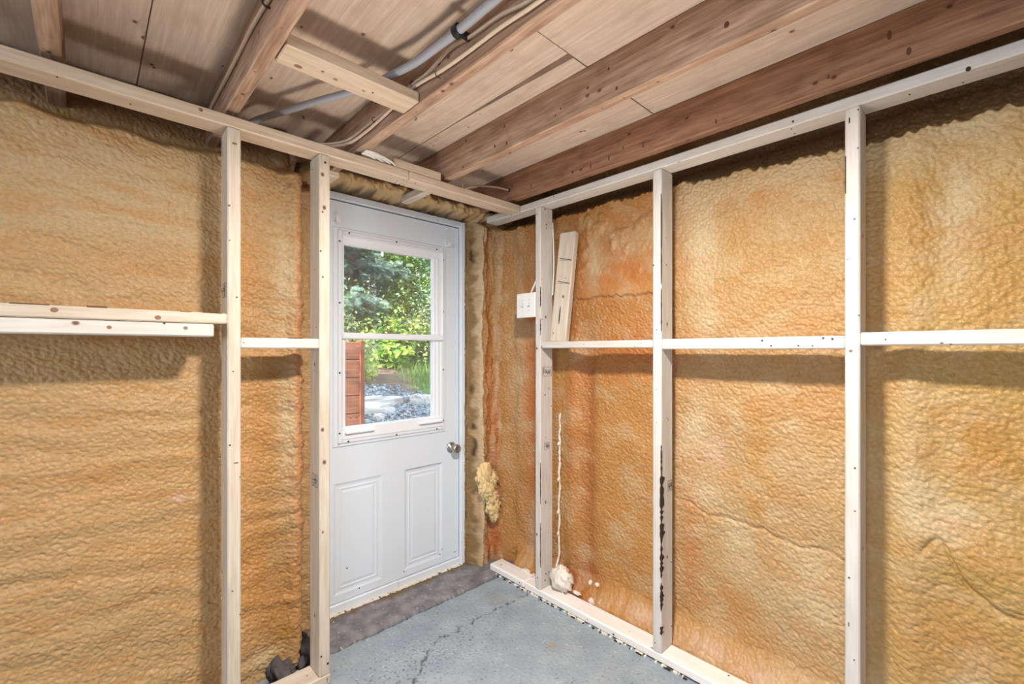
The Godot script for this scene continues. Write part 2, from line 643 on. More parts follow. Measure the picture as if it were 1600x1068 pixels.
func left_depth(a: float, y: float) -> float:
	var lip := 2.075 + 0.02 * broad.get_noise_2d(a * 5.0, 1.7)
	var b := 2.0 + 0.012 * broad.get_noise_2d(a * 2.2, y * 2.2)
	var w := 0.012 * broad.get_noise_2d(y * 9.0, 4.0) + 0.006 * fine.get_noise_2d(y * 40.0, a * 20.0)
	var coarse := 1.0
	if a < 0.76:
		# the sprayed field, passes nearly level, then its rolled edge beside the door
		b += 0.0035 * sin((y + 0.13 * a) * 46.0 + 5.0 * broad.get_noise_2d(a * 1.5, y * 3.0))
		b += 0.21 * smooth(0.655 + w, 0.705 + w, a) * (1.0 - smooth(2.0, 2.12, y) * 0.5)
		b -= 0.02 * hump(a, 0.635 + w, 0.03)
		b += 0.18 * smooth(lip - 0.03, lip + 0.06, y)
	else:
		coarse = 0.8
		b = 2.21
	if a >= 0.70:
		var rag := 0.014 * broad.get_noise_2d(a * 9.0, 6.0)
		var over := 2.235 - 0.10 * smooth(2.112 + rag, 2.135 + rag, y) - 0.04 * hump(y, 2.16 + rag, 0.03) + 0.14 * smooth(2.165 + rag, 2.24, y) + 0.035 * broad.get_noise_2d(a * 12.0, y * 12.0)
		var wander := 0.010 * broad.get_noise_2d(y * 2.5, 4.0)
		var side := 2.226 - 0.075 * smooth(1.712, 1.752 + wander, a) - 0.030 * hump(a, 1.760 + wander, 0.018) - 0.022 * hump(a, 1.797 - wander, 0.011) * (0.6 + broad.get_noise_2d(y * 3.0, 9.0))
		side -= 0.035 * hump(a, 1.90 + wander, 0.035) + 0.05 * smooth(1.86, 2.0, a)
		side += 0.020 * broad.get_noise_3d(a * 12.0 + 40.0, y * 3.0, 1.0) + 0.012 * broad.get_noise_2d(a * 16.0, y * 9.0)
		# the loose chunk low beside the door
		side -= 0.02 * hump(a, 1.775, 0.04) * hump(y, 0.47, 0.16)
		var t := smooth(2.09, 2.12, y)
		if a > 1.69:
			t = smooth(2.06, 2.16, y)
			b = lerpf(side, over, t)
		elif a > 0.76:
			b = lerpf(b, over, t)
		else:
			b = lerpf(b, over, t * smooth(0.70, 0.76, a))
	if y < 0.08 and a < 0.7:
		b -= 0.0
	if a > 0.76 and y > 2.1:
		coarse = 0.35
	b -= 0.0095 * coarse * pebbles(a + 0.006 * broad.get_noise_2d(a * 30.0, y * 30.0), y * 1.1, b, 0.0122)
	b -= 0.002 * broad.get_noise_2d(a * 22.0, y * 26.0)
	return b

func right_top(b: float) -> float:
	return 2.035 + 0.045 * smooth(0.2, 1.2, b) + 0.014 * broad.get_noise_2d(b * 9.0, 9.0) + 0.008 * fine.get_noise_2d(b * 40.0, 2.0)

func right_depth(b: float, y: float) -> float:
	var a := 1.95 + 0.014 * broad.get_noise_2d(b * 2.0 + 9.0, y * 2.0)
	var top := right_top(b)
	var bay := smooth(0.93, 1.05, b)
	a += 0.09 * smooth(top - 0.012, top + 0.02, y) + 0.03 * smooth(top, top + 0.1, y)
	# the foam swells over the old ribs behind the studs and sinks between
	a -= 0.022 * hump(b, 1.56, 0.05) * smooth(1.55, 1.25, y)
	a += 0.012 * hump(b, 1.455, 0.035) * smooth(1.5, 1.2, y)
	a -= 0.02 * hump(b, 0.17, 0.05)
	# upper, later pass in the second bay: smoother, standing proud, with a ragged lower edge
	var edge := 1.592 + 0.02 * (b - 1.3) + 0.008 * fine.get_noise_2d(b * 25.0, 0.0)
	var late := bay * smooth(1.72, 1.5, b)
	a -= 0.016 * smooth(edge - 0.004, edge + 0.01, y) * late * hump(y, 1.6, 0.22)
	a -= (0.03 * maxf(0.0, broad.get_noise_2d(b * 6.0, y * 6.0 + 20.0)) + 0.012 * hump(b, 1.3, 0.08)) * smooth(1.62, 1.8, y) * late
	# creases
	a += 0.006 * hump(y, 0.63 - 0.10 * (0.9 - b) + 0.02 * fine.get_noise_2d(b * 9.0, 1.0), 0.008) * smooth(1.0, 0.9, b) * smooth(0.15, 0.4, b)
	a += 0.011 * hump(y, 0.60 + 0.12 * hump(b, 0.1, 0.05) + 0.35 * (b - 0.1) + 0.02 * fine.get_noise_2d(b * 12.0, 7.0), 0.012) * smooth(0.17, 0.13, b) * smooth(-0.15, -0.02, b)
	a -= 0.018 * hump(y, 0.72 + 0.35 * (b - 0.1), 0.08) * smooth(0.2, 0.1, b)
	# towards the corner
	a -= 0.05 * smooth(2.0, 2.13, b) + 0.015 * hump(b, 1.98, 0.05) * (0.5 + fine.get_noise_2d(b * 5.0, y * 4.0))
	# the foot rolls out onto the sole plate
	a -= 0.085 * smooth(0.14, 0.01, y + 0.018 * broad.get_noise_2d(b * 8.0, 3.0)) * smooth(2.02, 1.95, b)
	a -= 0.0095 * (1.0 - 0.75 * late * smooth(1.55, 1.62, y)) * pebbles(b + 0.006 * broad.get_noise_2d(b * 30.0, y * 30.0), y, a, 0.0130)
	a -= 0.003 * broad.get_noise_2d(b * 24.0 + 7.0, y * 24.0)
	return a

func foam_walls() -> void:
	var tan_ := lin(200, 161, 108)
	var amber := lin(200, 142, 74)
	var orange := lin(200, 114, 50)
	var deep := lin(176, 100, 42)
	var cream := lin(216, 192, 150)
	var yellow := lin(204, 164, 92)
	var gold := lin(196, 144, 66)
	var brown := lin(120, 84, 48)  # rough foam in the top recesses, with their shade put into the brown
	var pink := lin(222, 180, 152)
	left_patches = [
		[0.1, 1.85, 0.5, 0.25, 0.35, cream], [0.2, 0.9, 0.5, 0.12, 0.25, amber], [0.25, 1.62, 0.4, 0.05, 0.35, amber], [0.3, 0.62, 0.3, 0.08, 0.3, amber],
		[0.45, 1.65, 0.05, 0.25, 0.6, amber], [0.50, 1.0, 0.07, 0.25, 0.7, amber], [0.48, 0.45, 0.08, 0.3, 0.75, amber], [0.60, 1.6, 0.05, 0.25, 0.8, cream], [0.61, 1.0, 0.035, 0.25, 0.7, cream],
		[0.58, 0.30, 0.09, 0.14, 0.7, amber], [0.66, 1.2, 0.03, 1.0, 0.55, orange], [0.53, 0.08, 0.06, 0.05, 0.7, cream], [0.6, 0.16, 0.06, 0.05, 0.7, gold], [0.24, 0.79, 0.02, 0.02, 0.6, pink],
		[1.755, 1.3, 0.025, 0.9, 0.8, cream], [1.83, 1.3, 0.035, 0.8, 0.75, gold], [1.80, 0.9, 0.05, 0.35, 0.45, amber], [1.88, 0.75, 0.05, 0.5, 0.7, orange], [1.92, 1.3, 0.03, 0.7, 0.6, cream], [1.775, 0.45, 0.035, 0.14, 0.85, lin(226, 186, 122)],
		[1.79, 0.2, 0.03, 0.12, 0.75, cream], [1.86, 0.12, 0.05, 0.1, 0.8, orange], [1.3, 2.13, 0.5, 0.035, 0.7, lin(222, 190, 138)],  # last patch: pale lip over the door, its light painted in
	]
	right_patches = [
		[1.85, 1.2, 0.10, 0.9, 0.85, orange], [1.98, 1.3, 0.06, 0.7, 0.45, cream], [1.80, 1.85, 0.08, 0.12, 0.5, cream], [1.86, 0.25, 0.07, 0.12, 0.5, pink], [1.80, 0.85, 0.05, 0.10, 0.5, amber],
		[1.30, 1.75, 0.40, 0.22, 0.55, orange], [1.28, 1.9, 0.3, 0.12, 0.35, lin(160, 110, 66)], [1.42, 1.78, 0.05, 0.16, 0.7, cream], [1.15, 1.85, 0.10, 0.08, 0.5, cream], [1.2, 1.62, 0.15, 0.03, 0.4, lin(214, 152, 90)],
		[1.45, 0.8, 0.05, 0.6, 0.85, deep], [1.56, 0.8, 0.05, 0.6, 0.5, orange], [1.25, 0.8, 0.22, 0.6, 0.5, amber], [1.2, 1.3, 0.3, 0.12, 0.55, orange], [1.50, 0.1, 0.12, 0.12, 0.8, deep], [1.62, 0.9, 0.04, 0.6, 0.6, amber],
		[0.85, 1.75, 0.07, 0.25, 0.75, cream], [0.70, 1.75, 0.05, 0.10, 0.5, gold], [0.60, 1.62, 0.3, 0.2, 0.35, yellow], [0.6, 2.0, 0.25, 0.05, 0.4, cream], [0.82, 1.45, 0.05, 0.06, 0.6, cream], [0.62, 1.93, 0.02, 0.06, 0.5, amber],
		[0.88, 1.0, 0.05, 0.10, 0.7, cream], [0.80, 0.9, 0.05, 0.08, 0.5, pink], [0.85, 0.7, 0.08, 0.06, 0.6, cream], [0.70, 0.55, 0.07, 0.09, 0.55, cream], [0.62, 0.95, 0.05, 0.20, 0.6, gold], [0.62, 0.7, 0.04, 0.09, 0.6, gold], [0.90, 0.45, 0.05, 0.3, 0.4, orange], [0.72, 0.25, 0.12, 0.10, 0.6, amber],
		[0.5, 1.25, 0.3, 0.25, 0.35, amber], [0.45, 0.35, 0.12, 0.3, 0.4, cream], [0.82, 0.075, 0.07, 0.03, 0.6, pink], [0.62, 0.06, 0.10, 0.025, 0.6, pink], [1.10, 0.07, 0.12, 0.025, 0.55, pink], [0.75, 0.15, 0.3, 0.06, 0.5, amber],
		[0.14, 1.72, 0.06, 0.14, 0.7, gold], [0.05, 1.8, 0.05, 0.2, 0.6, cream], [-0.03, 1.5, 0.06, 0.2, 0.4, gold], [0.16, 0.9, 0.05, 0.25, 0.5, cream], [0.0, 1.0, 0.12, 0.14, 0.7, gold], [0.08, 0.80, 0.10, 0.07, 0.8, cream], [0.0, 0.72, 0.06, 0.05, 0.8, gold], [0.05, 0.42, 0.14, 0.14, 0.5, amber], [0.04, 0.28, 0.05, 0.05, 0.7, cream], [0.1, 2.0, 0.3, 0.05, 0.5, cream],
	]
	var wl: Node3D = get_node("wall_left")
	var wr: Node3D = get_node("wall_right")
	var ys := steps([[0.0, 2.105, 0.0034], [2.105, 2.30, 0.0048]])
	var us := steps([[-2.7, -0.5, 0.05], [-0.5, -0.22, 0.015], [-0.22, 0.70, 0.0034], [0.70, 0.82, 0.006], [0.82, 1.70, 0.006], [1.70, 1.86, 0.0025], [1.86, 2.10, 0.004]])
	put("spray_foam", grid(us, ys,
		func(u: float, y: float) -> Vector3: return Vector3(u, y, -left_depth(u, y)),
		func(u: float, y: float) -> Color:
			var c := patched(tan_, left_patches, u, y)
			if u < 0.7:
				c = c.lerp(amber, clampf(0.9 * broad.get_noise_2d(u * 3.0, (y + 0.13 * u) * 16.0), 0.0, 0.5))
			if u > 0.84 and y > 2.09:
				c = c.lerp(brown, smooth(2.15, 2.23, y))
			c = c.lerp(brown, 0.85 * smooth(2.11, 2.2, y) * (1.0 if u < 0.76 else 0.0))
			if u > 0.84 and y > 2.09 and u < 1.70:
				c = c.lerp(lin(70, 56, 42), 0.9 * smooth(2.128, 2.112, y + 0.012 * broad.get_noise_2d(u * 14.0, 6.0)))  # gap over the door head, its shade put into the colour
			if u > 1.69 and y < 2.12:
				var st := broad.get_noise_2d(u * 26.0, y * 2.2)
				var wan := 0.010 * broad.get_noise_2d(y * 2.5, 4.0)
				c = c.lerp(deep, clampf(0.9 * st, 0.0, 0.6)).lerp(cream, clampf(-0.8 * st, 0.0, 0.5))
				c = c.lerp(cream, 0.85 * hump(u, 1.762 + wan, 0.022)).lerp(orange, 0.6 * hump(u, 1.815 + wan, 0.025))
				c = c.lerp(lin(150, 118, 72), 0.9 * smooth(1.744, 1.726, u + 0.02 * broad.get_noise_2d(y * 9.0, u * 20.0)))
				c = c.lerp(lin(62, 46, 32), 0.9 * hump(u, 1.733 + 0.012 * broad.get_noise_2d(y * 7.0, 3.0), 0.005) * smooth(-0.05, 0.25, broad.get_noise_2d(y * 4.0, 17.0)))  # dark gaps beside the jamb, painted on as shade
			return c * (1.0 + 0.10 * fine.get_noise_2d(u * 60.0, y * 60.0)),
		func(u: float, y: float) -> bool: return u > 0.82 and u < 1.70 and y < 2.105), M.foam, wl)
	var bs := steps([[-2.25, -0.45, 0.05], [-0.45, -0.16, 0.012], [-0.16, 2.22, 0.0034]])
	bs.reverse()
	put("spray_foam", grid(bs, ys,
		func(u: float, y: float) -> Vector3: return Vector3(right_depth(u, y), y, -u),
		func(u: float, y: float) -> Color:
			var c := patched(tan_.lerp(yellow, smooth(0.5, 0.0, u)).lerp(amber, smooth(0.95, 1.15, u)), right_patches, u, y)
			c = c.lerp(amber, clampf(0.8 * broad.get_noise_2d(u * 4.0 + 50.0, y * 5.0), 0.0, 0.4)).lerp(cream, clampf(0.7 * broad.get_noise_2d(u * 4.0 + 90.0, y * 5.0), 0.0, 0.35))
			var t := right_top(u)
			c = c.lerp(brown, 0.9 * smooth(t, t + 0.03, y))  # rough recess under the plate, shade painted in brown
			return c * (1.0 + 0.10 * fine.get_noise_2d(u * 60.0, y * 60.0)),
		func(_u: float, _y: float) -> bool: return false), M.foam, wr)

func concrete_floor() -> void:
	var fl := structure("floor")
	put("concrete_slab", bx(-2.9, 2.35, -0.2, -0.03, -2.4, 2.45, Vector3.ZERO, 0.001), M.block, fl)
	var grey := lin(148, 164, 178) * 1.06
	var pale := lin(172, 186, 196) * 1.06
	var dark := lin(52, 54, 60)
	var crack := func(a: float, b: float) -> float: # the wandering crack, 0 to 1
		var line := 1.73 - 0.35 * pow(clampf((1.2 - a) / 0.4, 0.0, 1.0), 1.6) + 0.015 * fine.get_noise_2d(a * 18.0, 0.0) + 0.008 * fine.get_noise_2d(a * 60.0, 3.0)
		return hump(b, line, 0.006 + 0.004 * fine.get_noise_2d(a * 30.0, 8.0)) * smooth(1.84, 1.78, a) * smooth(0.75, 0.95, a) * clampf(0.75 + 1.2 * fine.get_noise_2d(a * 25.0, 12.0), 0.0, 1.0)
	var edge := func(a: float) -> float:
		return 1.975 + 0.010 * broad.get_noise_2d(a * 6.0, 5.0) + 0.004 * fine.get_noise_2d(a * 45.0, 5.0)
	var us := steps([[-2.7, 0.35, 0.08], [0.35, 0.65, 0.008], [0.65, 1.80, 0.004], [1.80, 2.12, 0.02]])
	var bs := steps([[-2.25, 0.7, 0.08], [0.7, 2.24, 0.004]])
	var surface := func(a: float, b: float) -> Vector3:
		var y := 0.002 * broad.get_noise_2d(a * 5.0, b * 5.0) + 0.0012 * fine.get_noise_2d(a * 50.0, b * 50.0) - 0.006
		y -= 0.008 * crack.call(a, b)
		var e: float = edge.call(a)
		y -= 0.014 * hump(b, e, 0.006)
		y += 0.010 * smooth(e, e + 0.03, b) + 0.004 * broad.get_noise_2d(a * 20.0, b * 20.0) * smooth(e, e + 0.02, b)
		return Vector3(a, y, -b)
	var paint := func(a: float, b: float) -> Color:
		var c := grey.lerp(pale, clampf(0.45 + 0.6 * broad.get_noise_2d(a * 6.0, b * 6.0), 0.0, 1.0))
		c = c.lerp(lin(134, 150, 164) * 1.06, clampf(0.8 * broad.get_noise_2d(a * 2.0 + 7.0, b * 2.0), 0.0, 0.6))
		var e: float = edge.call(a)
		var m := smooth(e - 0.002, e + 0.012, b)
		var bare := (lin(150, 150, 156) * 1.06).lerp(lin(112, 112, 118) * 1.1, clampf(0.5 + broad.get_noise_2d(a * 9.0, b * 9.0), 0.0, 1.0)).lerp(lin(122, 98, 72), smooth(2.15, 2.21, b + 0.04 * broad.get_noise_2d(a * 7.0, 3.0)))
		c = c.lerp(bare, m)
		c = c.lerp(dark, clampf(crack.call(a, b), 0.0, 1.0) * 0.9)
		c = c.lerp(dark, clampf(1.1 + 0.8 * fine.get_noise_2d(a * 22.0, 30.0), 0.3, 1.0) * hump(b, e, 0.0055))
		var near := 0.18 * hump(b, 1.65, 0.12) * smooth(1.7, 1.0, a)
		var fleck := broad.get_noise_2d(a * 60.0, b * 60.0) + near
		c = c.lerp(dark, 0.75 * smooth(0.50, 0.60, fleck) * (1.0 - m))
		c = c.lerp(Color(0.62, 0.65, 0.67), 0.6 * smooth(0.50, 0.62, broad.get_noise_2d(a * 50.0 + 30.0, b * 50.0)))
		c = c.lerp(lin(170, 150, 90), 0.8 * hump(Vector2(a - 1.60, b - 1.80).length(), 0.0, 0.035) * clampf(0.4 + fine.get_noise_2d(a * 60.0, b * 60.0), 0.0, 1.0))
		c = c.lerp(lin(180, 160, 80), 0.7 * hump(Vector2(a - 1.52, b - 1.34).length(), 0.0, 0.018))
		return c
	put("painted_concrete", grid(us, bs, surface, paint, func(_u: float, _y: float) -> bool: return false), M.floor, fl)

# ---------------------------------------------------------------- the door

func frame_of(s: Shape, a0: float, a1: float, y0: float, y1: float, b0: float, b1: float, w: float, bev := 0.004) -> void:
	ease_box(s, Vector3(a0, y0, -b1), Vector3(a0 + w, y1, -b0), bev)
	ease_box(s, Vector3(a1 - w, y0, -b1), Vector3(a1, y1, -b0), bev)
	ease_box(s, Vector3(a0 + w, y0, -b1), Vector3(a1 - w, y0 + w, -b0), bev)
	ease_box(s, Vector3(a0 + w, y1 - w, -b1), Vector3(a1 - w, y1, -b0), bev)

func door_and_window() -> void:
	var d := structure("door_1")
	# slab as rails and stiles round the window opening and two sunk panels
	var s := Shape.new()
	var f := 2.243
	var bk := 2.287
	var wl := [0.925, 1.548, 0.868, 1.92]
	var pan := [[0.898, 1.157, 0.09, 0.649], [1.296, 1.546, 0.09, 0.647]]
	var bar := func(a0: float, a1: float, y0: float, y1: float) -> void:
		ease_box(s, Vector3(a0, y0, -bk), Vector3(a1, y1, -f), 0.0005)
	bar.call(0.838, 1.668, 1.92, 2.070)
	bar.call(0.838, wl[0], 0.868, 1.92)
	bar.call(wl[1], 1.668, 0.868, 1.92)
	bar.call(0.838, 1.668, 0.649, 0.868)
	bar.call(0.838, 1.668, 0.052, 0.09)
	bar.call(0.838, pan[0][0], 0.09, 0.649)
	bar.call(pan[0][1], pan[1][0], 0.09, 0.649)
	bar.call(pan[1][1], 1.668, 0.09, 0.649)
	put("door_slab", s.mesh(), M.door, d)
	for p in pan:
		var q := Shape.new()
		# a moulded panel: rings of slopes from the face down, up, and a raised field
		var rings := [[0.0, 0.0], [0.010, 0.004], [0.020, 0.005], [0.030, 0.0025], [0.038, 0.0055], [0.052, 0.0025]]
		for k in rings.size() - 1:
			var r0 = rings[k]
			var r1 = rings[k + 1]
			var c0 := [Vector3(p[0] + r0[0], p[2] + r0[0], -f - r0[1]), Vector3(p[1] - r0[0], p[2] + r0[0], -f - r0[1]), Vector3(p[1] - r0[0], p[3] - r0[0], -f - r0[1]), Vector3(p[0] + r0[0], p[3] - r0[0], -f - r0[1])]
			var c1 := [Vector3(p[0] + r1[0], p[2] + r1[0], -f - r1[1]), Vector3(p[1] - r1[0], p[2] + r1[0], -f - r1[1]), Vector3(p[1] - r1[0], p[3] - r1[0], -f - r1[1]), Vector3(p[0] + r1[0], p[3] - r1[0], -f - r1[1])]
			for j in 4:
				var pts := [c0[j], c0[(j + 1) % 4], c1[(j + 1) % 4], c1[j]]
				var nn: Vector3 = (pts[1] - pts[0]).cross(pts[2] - pts[0]).normalized()
				if nn.z < 0.0:
					nn = -nn
				q.quad(pts, nn)
		var e := 0.052
		q.quad([Vector3(p[0] + e, p[2] + e, -f - 0.0025), Vector3(p[1] - e, p[2] + e, -f - 0.0025), Vector3(p[1] - e, p[3] - e, -f - 0.0025), Vector3(p[0] + e, p[3] - e, -f - 0.0025)], Vector3(0, 0, 1))
		ease_box(q, Vector3(p[0], p[2], -bk), Vector3(p[1], p[3], -f - 0.02), 0.0005)
		put("door_panel", q.mesh(), M.door, d)
	# jamb and head, with the dark line of the weatherstrip
	var j := Shape.new()
	ease_box(j, Vector3(0.800, 0.0, -2.34), Vector3(0.834, 2.11, -2.225), 0.003)
	ease_box(j, Vector3(1.674, 0.0, -2.34), Vector3(1.708, 2.11, -2.225), 0.003)
	ease_box(j, Vector3(0.834, 2.076, -2.34), Vector3(1.674, 2.11, -2.225), 0.003)
	put("door_jamb", j.mesh(), M.door_trim, d)
	var ws := Shape.new()
	ease_box(ws, Vector3(0.834, 2.070, -2.30), Vector3(1.674, 2.0765, -2.252), 0.0005)
	ease_box(ws, Vector3(1.668, 0.05, -2.30), Vector3(1.6745, 2.0765, -2.250), 0.0005)
	ease_box(ws, Vector3(0.834, 0.05, -2.30), Vector3(0.838, 2.0765, -2.250), 0.0005)
	put("weatherstrip", ws.mesh(), M.gap, d)
	var sl := Shape.new()
	ease_box(sl, Vector3(0.834, 0.004, -2.40), Vector3(1.25, 0.048, -2.232), 0.003)
	ease_box(sl, Vector3(1.252, 0.003, -2.40), Vector3(1.674, 0.046, -2.231), 0.003)
	put("door_sill", sl.mesh(), M.door_trim, d)
	var cr := Shape.new() # a crumbling mortar joint under the sill
	for k in 90:
		var a := 0.84 + 0.84 * k / 90.0
		var t := 0.5 + 0.5 * fine.get_noise_2d(a * 60.0, 0.0)
		ease_box(cr, Vector3(a, -0.01, -2.25), Vector3(a + 0.0105, 0.002 + 0.010 * t, -2.222 + 0.012 * t), 0.002)
	put("mortar_bead", cr.mesh(), M.caulk, d)
	# the hardware
	var k := put("door_knob", lathe([Vector2(0, 0), Vector2(0.033, 0.0), Vector2(0.034, 0.004), Vector2(0.030, 0.010), Vector2(0.016, 0.014), Vector2(0.012, 0.020), Vector2(0.011, 0.032), Vector2(0.018, 0.038), Vector2(0.0255, 0.046), Vector2(0.0275, 0.054), Vector2(0.0255, 0.064), Vector2(0.018, 0.069), Vector2(0.0105, 0.070), Vector2(0.0095, 0.067), Vector2(0, 0.067)], 32), M.steel, d, Vector3(1.612, 0.73, -2.243), face_basis("-b"))
	put("thumb_turn", lathe([Vector2(0, 0), Vector2(0.006, 0), Vector2(0.006, 0.006), Vector2(0.004, 0.008), Vector2(0, 0.008)], 12), M.steel, k, Vector3(0, 0.067, 0))
	for q in [[0.905, 1.955], [1.578, 1.945]]: # curtain rod brackets
		var bshape := Shape.new()
		ease_box(bshape, Vector3(q[0] - 0.012, q[1], -2.243), Vector3(q[0] + 0.012, q[1] + 0.045, -2.238), 0.001)
		ease_box(bshape, Vector3(q[0] - 0.010, q[1], -2.240), Vector3(q[0] + 0.010, q[1] + 0.005, -2.205), 0.001)
		ease_box(bshape, Vector3(q[0] - 0.010, q[1] + 0.005, -2.211), Vector3(q[0] + 0.010, q[1] + 0.022, -2.206), 0.001)
		put("curtain_bracket", bshape.mesh(), M.sash, d)
	# dents and screw holes low on the slab
	for q in [[0.965, 0.21], [1.03, 0.085], [1.29, 0.082], [1.53, 0.105], [1.64, 0.085], [1.545, 0.13]]:
		put("screw_hole", disc_mesh, M.screw, d, Vector3(q[0], q[1], -2.2425), face_basis("-b") * Basis.from_scale(Vector3(0.0035, 0.001, 0.0035)))
	# the window set in the door
	var w := structure("window_1")
	var o := Shape.new()
	frame_of(o, 0.890, 1.570, 0.832, 1.940, 2.236, 2.29, 0.028, 0.005)
	frame_of(o, 0.912, 1.553, 0.850, 1.925, 2.229, 2.285, 0.024, 0.004)
	put("window_frame", o.mesh(), M.door_trim, w)
	var up := Shape.new()
	frame_of(up, 0.932, 1.543, 1.38, 1.903, 2.222, 2.262, 0.008, 0.003)
	ease_box(up, Vector3(0.936, 1.855, -2.262), Vector3(1.54, 1.899, -2.232), 0.003)
	ease_box(up, Vector3(1.476, 1.41, -2.262), Vector3(1.536, 1.86, -2.230), 0.004)
	ease_box(up, Vector3(1.498, 1.41, -2.262), Vector3(1.512, 1.86, -2.226), 0.002)
	ease_box(up, Vector3(0.934, 1.41, -2.262), Vector3(0.944, 1.86, -2.230), 0.002)
	put("upper_sash", up.mesh(), M.sash, w)
	var lo := Shape.new()
	ease_box(lo, Vector3(0.934, 1.377, -2.275), Vector3(1.542, 1.409, -2.216), 0.005)
	ease_box(lo, Vector3(0.938, 0.905, -2.272), Vector3(0.953, 1.38, -2.232), 0.003)
	ease_box(lo, Vector3(1.480, 0.905, -2.272), Vector3(1.540, 1.38, -2.234), 0.003)
	ease_box(lo, Vector3(1.503, 0.905, -2.272), Vector3(1.518, 1.38, -2.229), 0.002)
	ease_box(lo, Vector3(0.930, 0.868, -2.272), Vector3(1.545, 0.930, -2.225), 0.004)
	ease_box(lo, Vector3(0.945, 0.898, -2.23), Vector3(1.10, 0.910, -2.208), 0.003)
	ease_box(lo, Vector3(1.375, 0.898, -2.23), Vector3(1.53, 0.910, -2.208), 0.003)
	put("lower_sash", lo.mesh(), M.sash, w)
	put("upper_pane", bx(0.940, 1.480, 1.40, 1.86, 2.2475, 2.2505, Vector3.ZERO, 0.0005), M.glass, w)
	put("lower_pane", bx(0.950, 1.482, 0.925, 1.38, 2.2575, 2.2605, Vector3.ZERO, 0.0005), M.glass, w)
	for q in [[0.970, 1.916], [1.237, 1.914], [1.500, 1.914], [0.921, 1.867], [0.921, 1.558], [0.921, 1.207], [0.921, 0.903], [0.966, 0.857], [1.237, 0.857], [1.500, 0.857], [1.546, 1.857], [1.546, 1.55], [1.546, 1.205], [1.546, 0.902]]:
		put("screw", disc_mesh, M.screw, w, Vector3(q[0], q[1], -2.2285), face_basis("-b") * Basis.from_scale(Vector3(0.0045, 0.002, 0.0045)))

# ---------------------------------------------------------------- framing

